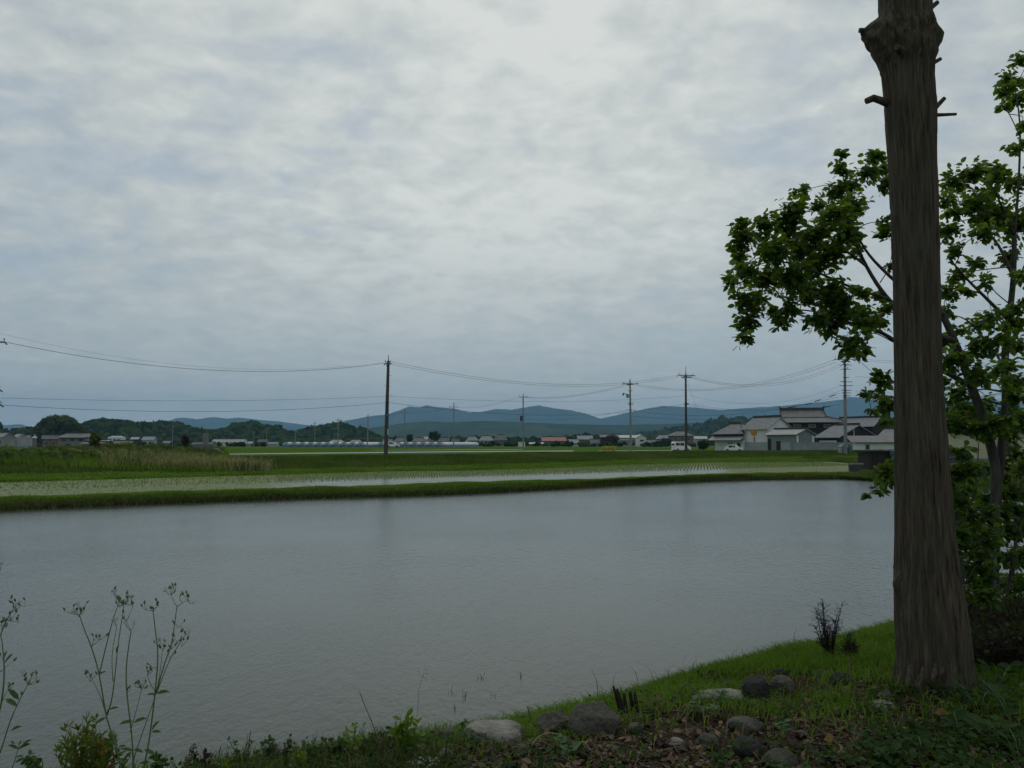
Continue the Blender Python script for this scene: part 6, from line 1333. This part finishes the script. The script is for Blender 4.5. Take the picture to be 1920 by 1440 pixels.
# a few submerged shoots in the paddy near the bank
for k, (u, v) in enumerate(((902, 1272), (924, 1306), (846, 1296), (976, 1270), (855, 1330), (872, 1305))):
    p = gp(u, v, 0); b_ = blades('rice_shoot', np.array([tuple(p + Vector((random.uniform(-.02, .02), random.uniform(-.02, .02), -.01))) for _ in range(4)]), .07, .006, M['seedling'], lean=.9, kind='thing')
    tag(b_, ('shoot standing in open water above the long pale stone', 'branching shoot in the water left of the boulders', 'bright shoot in the water above the waterline weeds', 'thin lone shoot furthest right in the water', 'low bent shoot closest to the pale stone', 'drifting leaf blade left of the branching shoot')[k], 'shoot', 'shoots in the near paddy')

# ================================================================== TALL FLOWERING WEEDS AT THE LEFT
DW = 3.75
budm = bpy.data.meshes.new('flower_bud'); _b = MB().tube([(0, 0, -.001), (0, 0, .002), (0, 0, .006), (0, 0, .011), (0, 0, .016)], [.0015, .0042, .0046, .0030, .0008], 7)
budm.from_pydata(_b.v, [], _b.f); budm.materials.append(M['bud']); budm.update()
flm = bpy.data.meshes.new('seed_head'); _b = MB()
for k in range(26): dq = rdir(1)[0]; _b.add([(0, 0, .004), tuple(dq * .013 + np.array([.0012, 0, .004])), tuple(dq * .013 + np.array([-.0012, 0, .006]))], [(0, 1, 2)])
flm.from_pydata(_b.v, [], _b.f); flm.materials.append(M['fluff']); flm.update()
def sow_thistle(label, paths, tips, lv, base):
    b = at(*base, DW); b.z = bz(b.x, b.y); o = empty('flowering_weed', b, label, 'weed'); random.seed(int(base[0]) + 5)
    SPT = []
    for path, r in paths:
        dy = random.uniform(-.015, .015); S = [at(u, v, DW + dy * i / len(path)) for i, (u, v) in enumerate(path)]
        if path[0][1] > 1425: S.insert(0, Vector((S[0].x * .6 + b.x * .4, S[0].y, b.z - .03)))
        S = smooth_path(S, 3); SPT += S; n = len(S); MB().tube([p - b for p in S], [r * (1 - .55 * i / (n - 1)) for i in range(n)], 6).build('stem', M['stem'], o, smooth=True)
    br = MB()
    for u, v, n in tips:
        c = at(u, v, DW); nr = min(SPT, key=lambda q: (q - c).length + .4 * max(0, q.z - c.z)); c.y = nr.y
        if (nr - c).length > .012: br.tube([nr - b, nr.lerp(c, .6) - b + Vector((0, 0, -.006)), c - b], [.0016, .0012, .001], 4)
        for k in range(n):
            e = c + Vector((random.uniform(-.022, .022), random.uniform(-.02, .02), random.uniform(-.006, .026))) * (1 if n > 1 else .3)
            br.tube([c - Vector((0, 0, .012 if n > 1 else .004)) - b, e - b], [.0010, .0008], 4)
            w = bpy.data.objects.new('flower_bud', budm) if random.random() > .2 else bpy.data.objects.new('seed_head', flm); C.objects.link(w); w.parent = o; w.location = e - b; w.rotation_euler = (random.uniform(-.7, .7), random.uniform(-.7, .7), 0); w.scale = [random.uniform(.8, 1.25)] * 3
    br.build('flower_stalks', M['stem'], o, kind='stuff')
    if lv:
        P_l = np.array([tuple(at(u, v, DW)) for u, v, _, _ in lv]); leaf_objects(P_l, [(a, -.25, c_) for _, _, a, c_ in lv], [(0, -.6, .8)] * len(lv), [random.uniform(.04, .075) for _ in lv], M['weedleaf'], o, wid=.55)
sow_thistle('tall branching sow thistle with buds at the lower left', [
    ([(228, 1450), (218, 1400), (200, 1345), (186, 1265), (172, 1215), (158, 1180), (149, 1153)], .0048), ([(186, 1265), (198, 1215), (211, 1165), (221, 1136)], .0030), ([(172, 1215), (174, 1206), (176, 1196)], .0018), ([(174, 1210), (184, 1202), (191, 1195)], .0016),
    ([(200, 1345), (190, 1310), (180, 1288), (172, 1272)], .0024), ([(199, 1345), (208, 1318), (214, 1280), (222, 1205), (232, 1140)], .0034), ([(212, 1278), (210, 1230), (218, 1180), (219, 1168)], .0018), ([(232, 1165), (244, 1182), (253, 1168)], .0016),
    ([(250, 1450), (247, 1380), (238, 1300), (237, 1250), (243, 1200), (246, 1184)], .0042), ([(246, 1184), (238, 1168), (234, 1160)], .0016), ([(268, 1450), (280, 1385), (290, 1305), (296, 1230), (291, 1180), (287, 1145)], .0044), ([(249, 1440), (255, 1410), (272, 1360), (288, 1315), (292, 1300)], .0030),
    ([(292, 1300), (310, 1240), (322, 1205), (330, 1150), (332, 1138)], .0032), ([(332, 1138), (325, 1126), (321, 1114)], .0018), ([(332, 1138), (342, 1130), (352, 1126)], .0018), ([(293, 1300), (318, 1238), (336, 1208), (348, 1190)], .0026), ([(292, 1298), (282, 1282), (276, 1265)], .0020), ([(244, 1372), (252, 1345), (260, 1315), (266, 1288)], .0020), ([(296, 1285), (301, 1252), (304, 1225), (306, 1215)], .0016), ([(237, 1165), (246, 1145), (250, 1132)], .0018), ([(348, 1190), (342, 1178), (336, 1172)], .0012)],
    [(149, 1152, 3), (140, 1146, 3), (156, 1138, 2), (120, 1144, 1), (160, 1144, 1), (221, 1134, 6), (232, 1128, 6), (246, 1130, 6), (214, 1114, 2), (244, 1116, 2), (176, 1196, 2), (191, 1194, 2), (172, 1272, 3), (169, 1260, 1), (219, 1168, 2), (253, 1168, 1), (234, 1160, 2), (287, 1142, 3), (274, 1140, 2), (296, 1130, 2), (320, 1112, 4), (328, 1104, 2), (311, 1110, 1), (353, 1124, 4), (360, 1132, 1), (336, 1120, 1), (348, 1190, 1), (335, 1172, 2), (338, 1184, 1), (357, 1184, 1), (276, 1262, 3), (280, 1246, 1), (285, 1258, 1), (266, 1288, 4), (268, 1284, 2), (254, 1286, 1), (245, 1290, 1), (300, 1208, 4), (307, 1214, 3), (322, 1212, 3), (332, 1200, 3), (318, 1228, 2), (341, 1208, 2)],
    [(200, 1345, -1, -.5), (200, 1345, .3, .8), (250, 1352, -1, -.1), (250, 1355, .9, .4), (284, 1372, 1, .1), (284, 1370, .6, .8), (293, 1302, -.9, .1), (293, 1300, .8, .2), (186, 1264, .9, .4), (237, 1300, .4, .9), (222, 1398, -.8, .5), (222, 1400, 1, .2), (250, 1405, .9, -.1), (250, 1408, -.9, .3), (270, 1405, 1, -.3), (240, 1425, -1, .1), (262, 1432, 1, .3), (230, 1430, .6, .8), (218, 1225, .3, .9), (205, 1330, 1, .3)], (245, 1460))
sow_thistle('tall flowering weed cut by the left edge', [
    ([(-12, 1450), (4, 1400), (20, 1350), (38, 1310), (52, 1284)], .0040), ([(-14, 1380), (2, 1320), (8, 1260), (4, 1205), (1, 1192)], .0044), ([(1, 1192), (8, 1172), (22, 1146), (27, 1140)], .0028), ([(22, 1148), (34, 1140), (44, 1133)], .0018), ([(2, 1320), (10, 1302), (17, 1292)], .0020), ([(0, 1260), (14, 1248), (20, 1242)], .0014), ([(-20, 1130), (-4, 1080), (3, 1064)], .0016), ([(20, 1450), (28, 1425), (34, 1402)], .0030)],
    [(27, 1138, 4), (45, 1133, 2), (24, 1130, 2), (20, 1160, 4), (12, 1172, 4), (34, 1164, 2), (3, 1178, 3), (17, 1294, 3), (20, 1242, 1), (6, 1235, 3), (4, 1255, 2), (54, 1276, 4), (48, 1268, 2), (68, 1274, 2), (60, 1280, 2), (3, 1063, 2), (36, 1308, 2), (36, 1400, 4)],
    [(10, 1310, 1, -.4), (36, 1312, -.5, .7), (20, 1370, .8, .4), (30, 1420, 1, .3), (34, 1404, 1, .5), (34, 1404, -.8, .5), (28, 1430, 1, .5), (8, 1245, .6, .7), (40, 1400, .9, .7)], (-10, 1470))
# red-tinged bush behind the weeds
b = at(165, 1470, 4.1); b.z = bz(b.x, b.y); o = empty('red_tinged_bush', b, 'bushy green plant with red-tinged tips behind the tall flowering weed', 'bush'); m = MB(); lp = []; ld = []
random.seed(99)
for k in range(46):
    u = random.gauss(165, 42); top = at(u, 1450 - random.uniform(.45, 1.0) * 112 * max(.25, 1 - ((u - 165) / 95) ** 2), 4.1 + random.uniform(-.15, .15)) - b; bs = Vector((top.x * .45, top.y * .5, -.04)); m.tube([bs, bs.lerp(top, .5) + Vector((0, 0, .02)), top], [.003, .002, .001], 4)
    for j in range(26): t = random.uniform(.15, 1); lp.append(tuple(bs.lerp(top, t))); ld.append(tuple((top - bs).normalized() * .9 + Vector(rdir(1)[0]) * .8))
m.build('stems', M['stem'], o); leaves('leaves', np.array(lp), np.array(ld), rdir(len(lp), .3), .040, M['shrubmix'], o, wid=.5)

# ================================================================== AIR
hz = MB().box(-8900, 8900, -400, 8900, -1.6, 470).build('haze', M['wire'], kind='stuff')
hm = bpy.data.materials.new('haze_air'); hm.use_nodes = True; t = hm.node_tree; t.nodes.clear()
pv = N("ShaderNodeVolumePrincipled", t); pv.inputs['Color'].default_value = (0.36, 0.635, 1.0, 1); pv.inputs['Density'].default_value = 0.000115; pv.inputs['Anisotropy'].default_value = 0.0
ou = N("ShaderNodeOutputMaterial", t); t.links.new(pv.outputs[0], ou.inputs['Volume'])
hz.data.materials.clear(); hz.data.materials.append(hm)
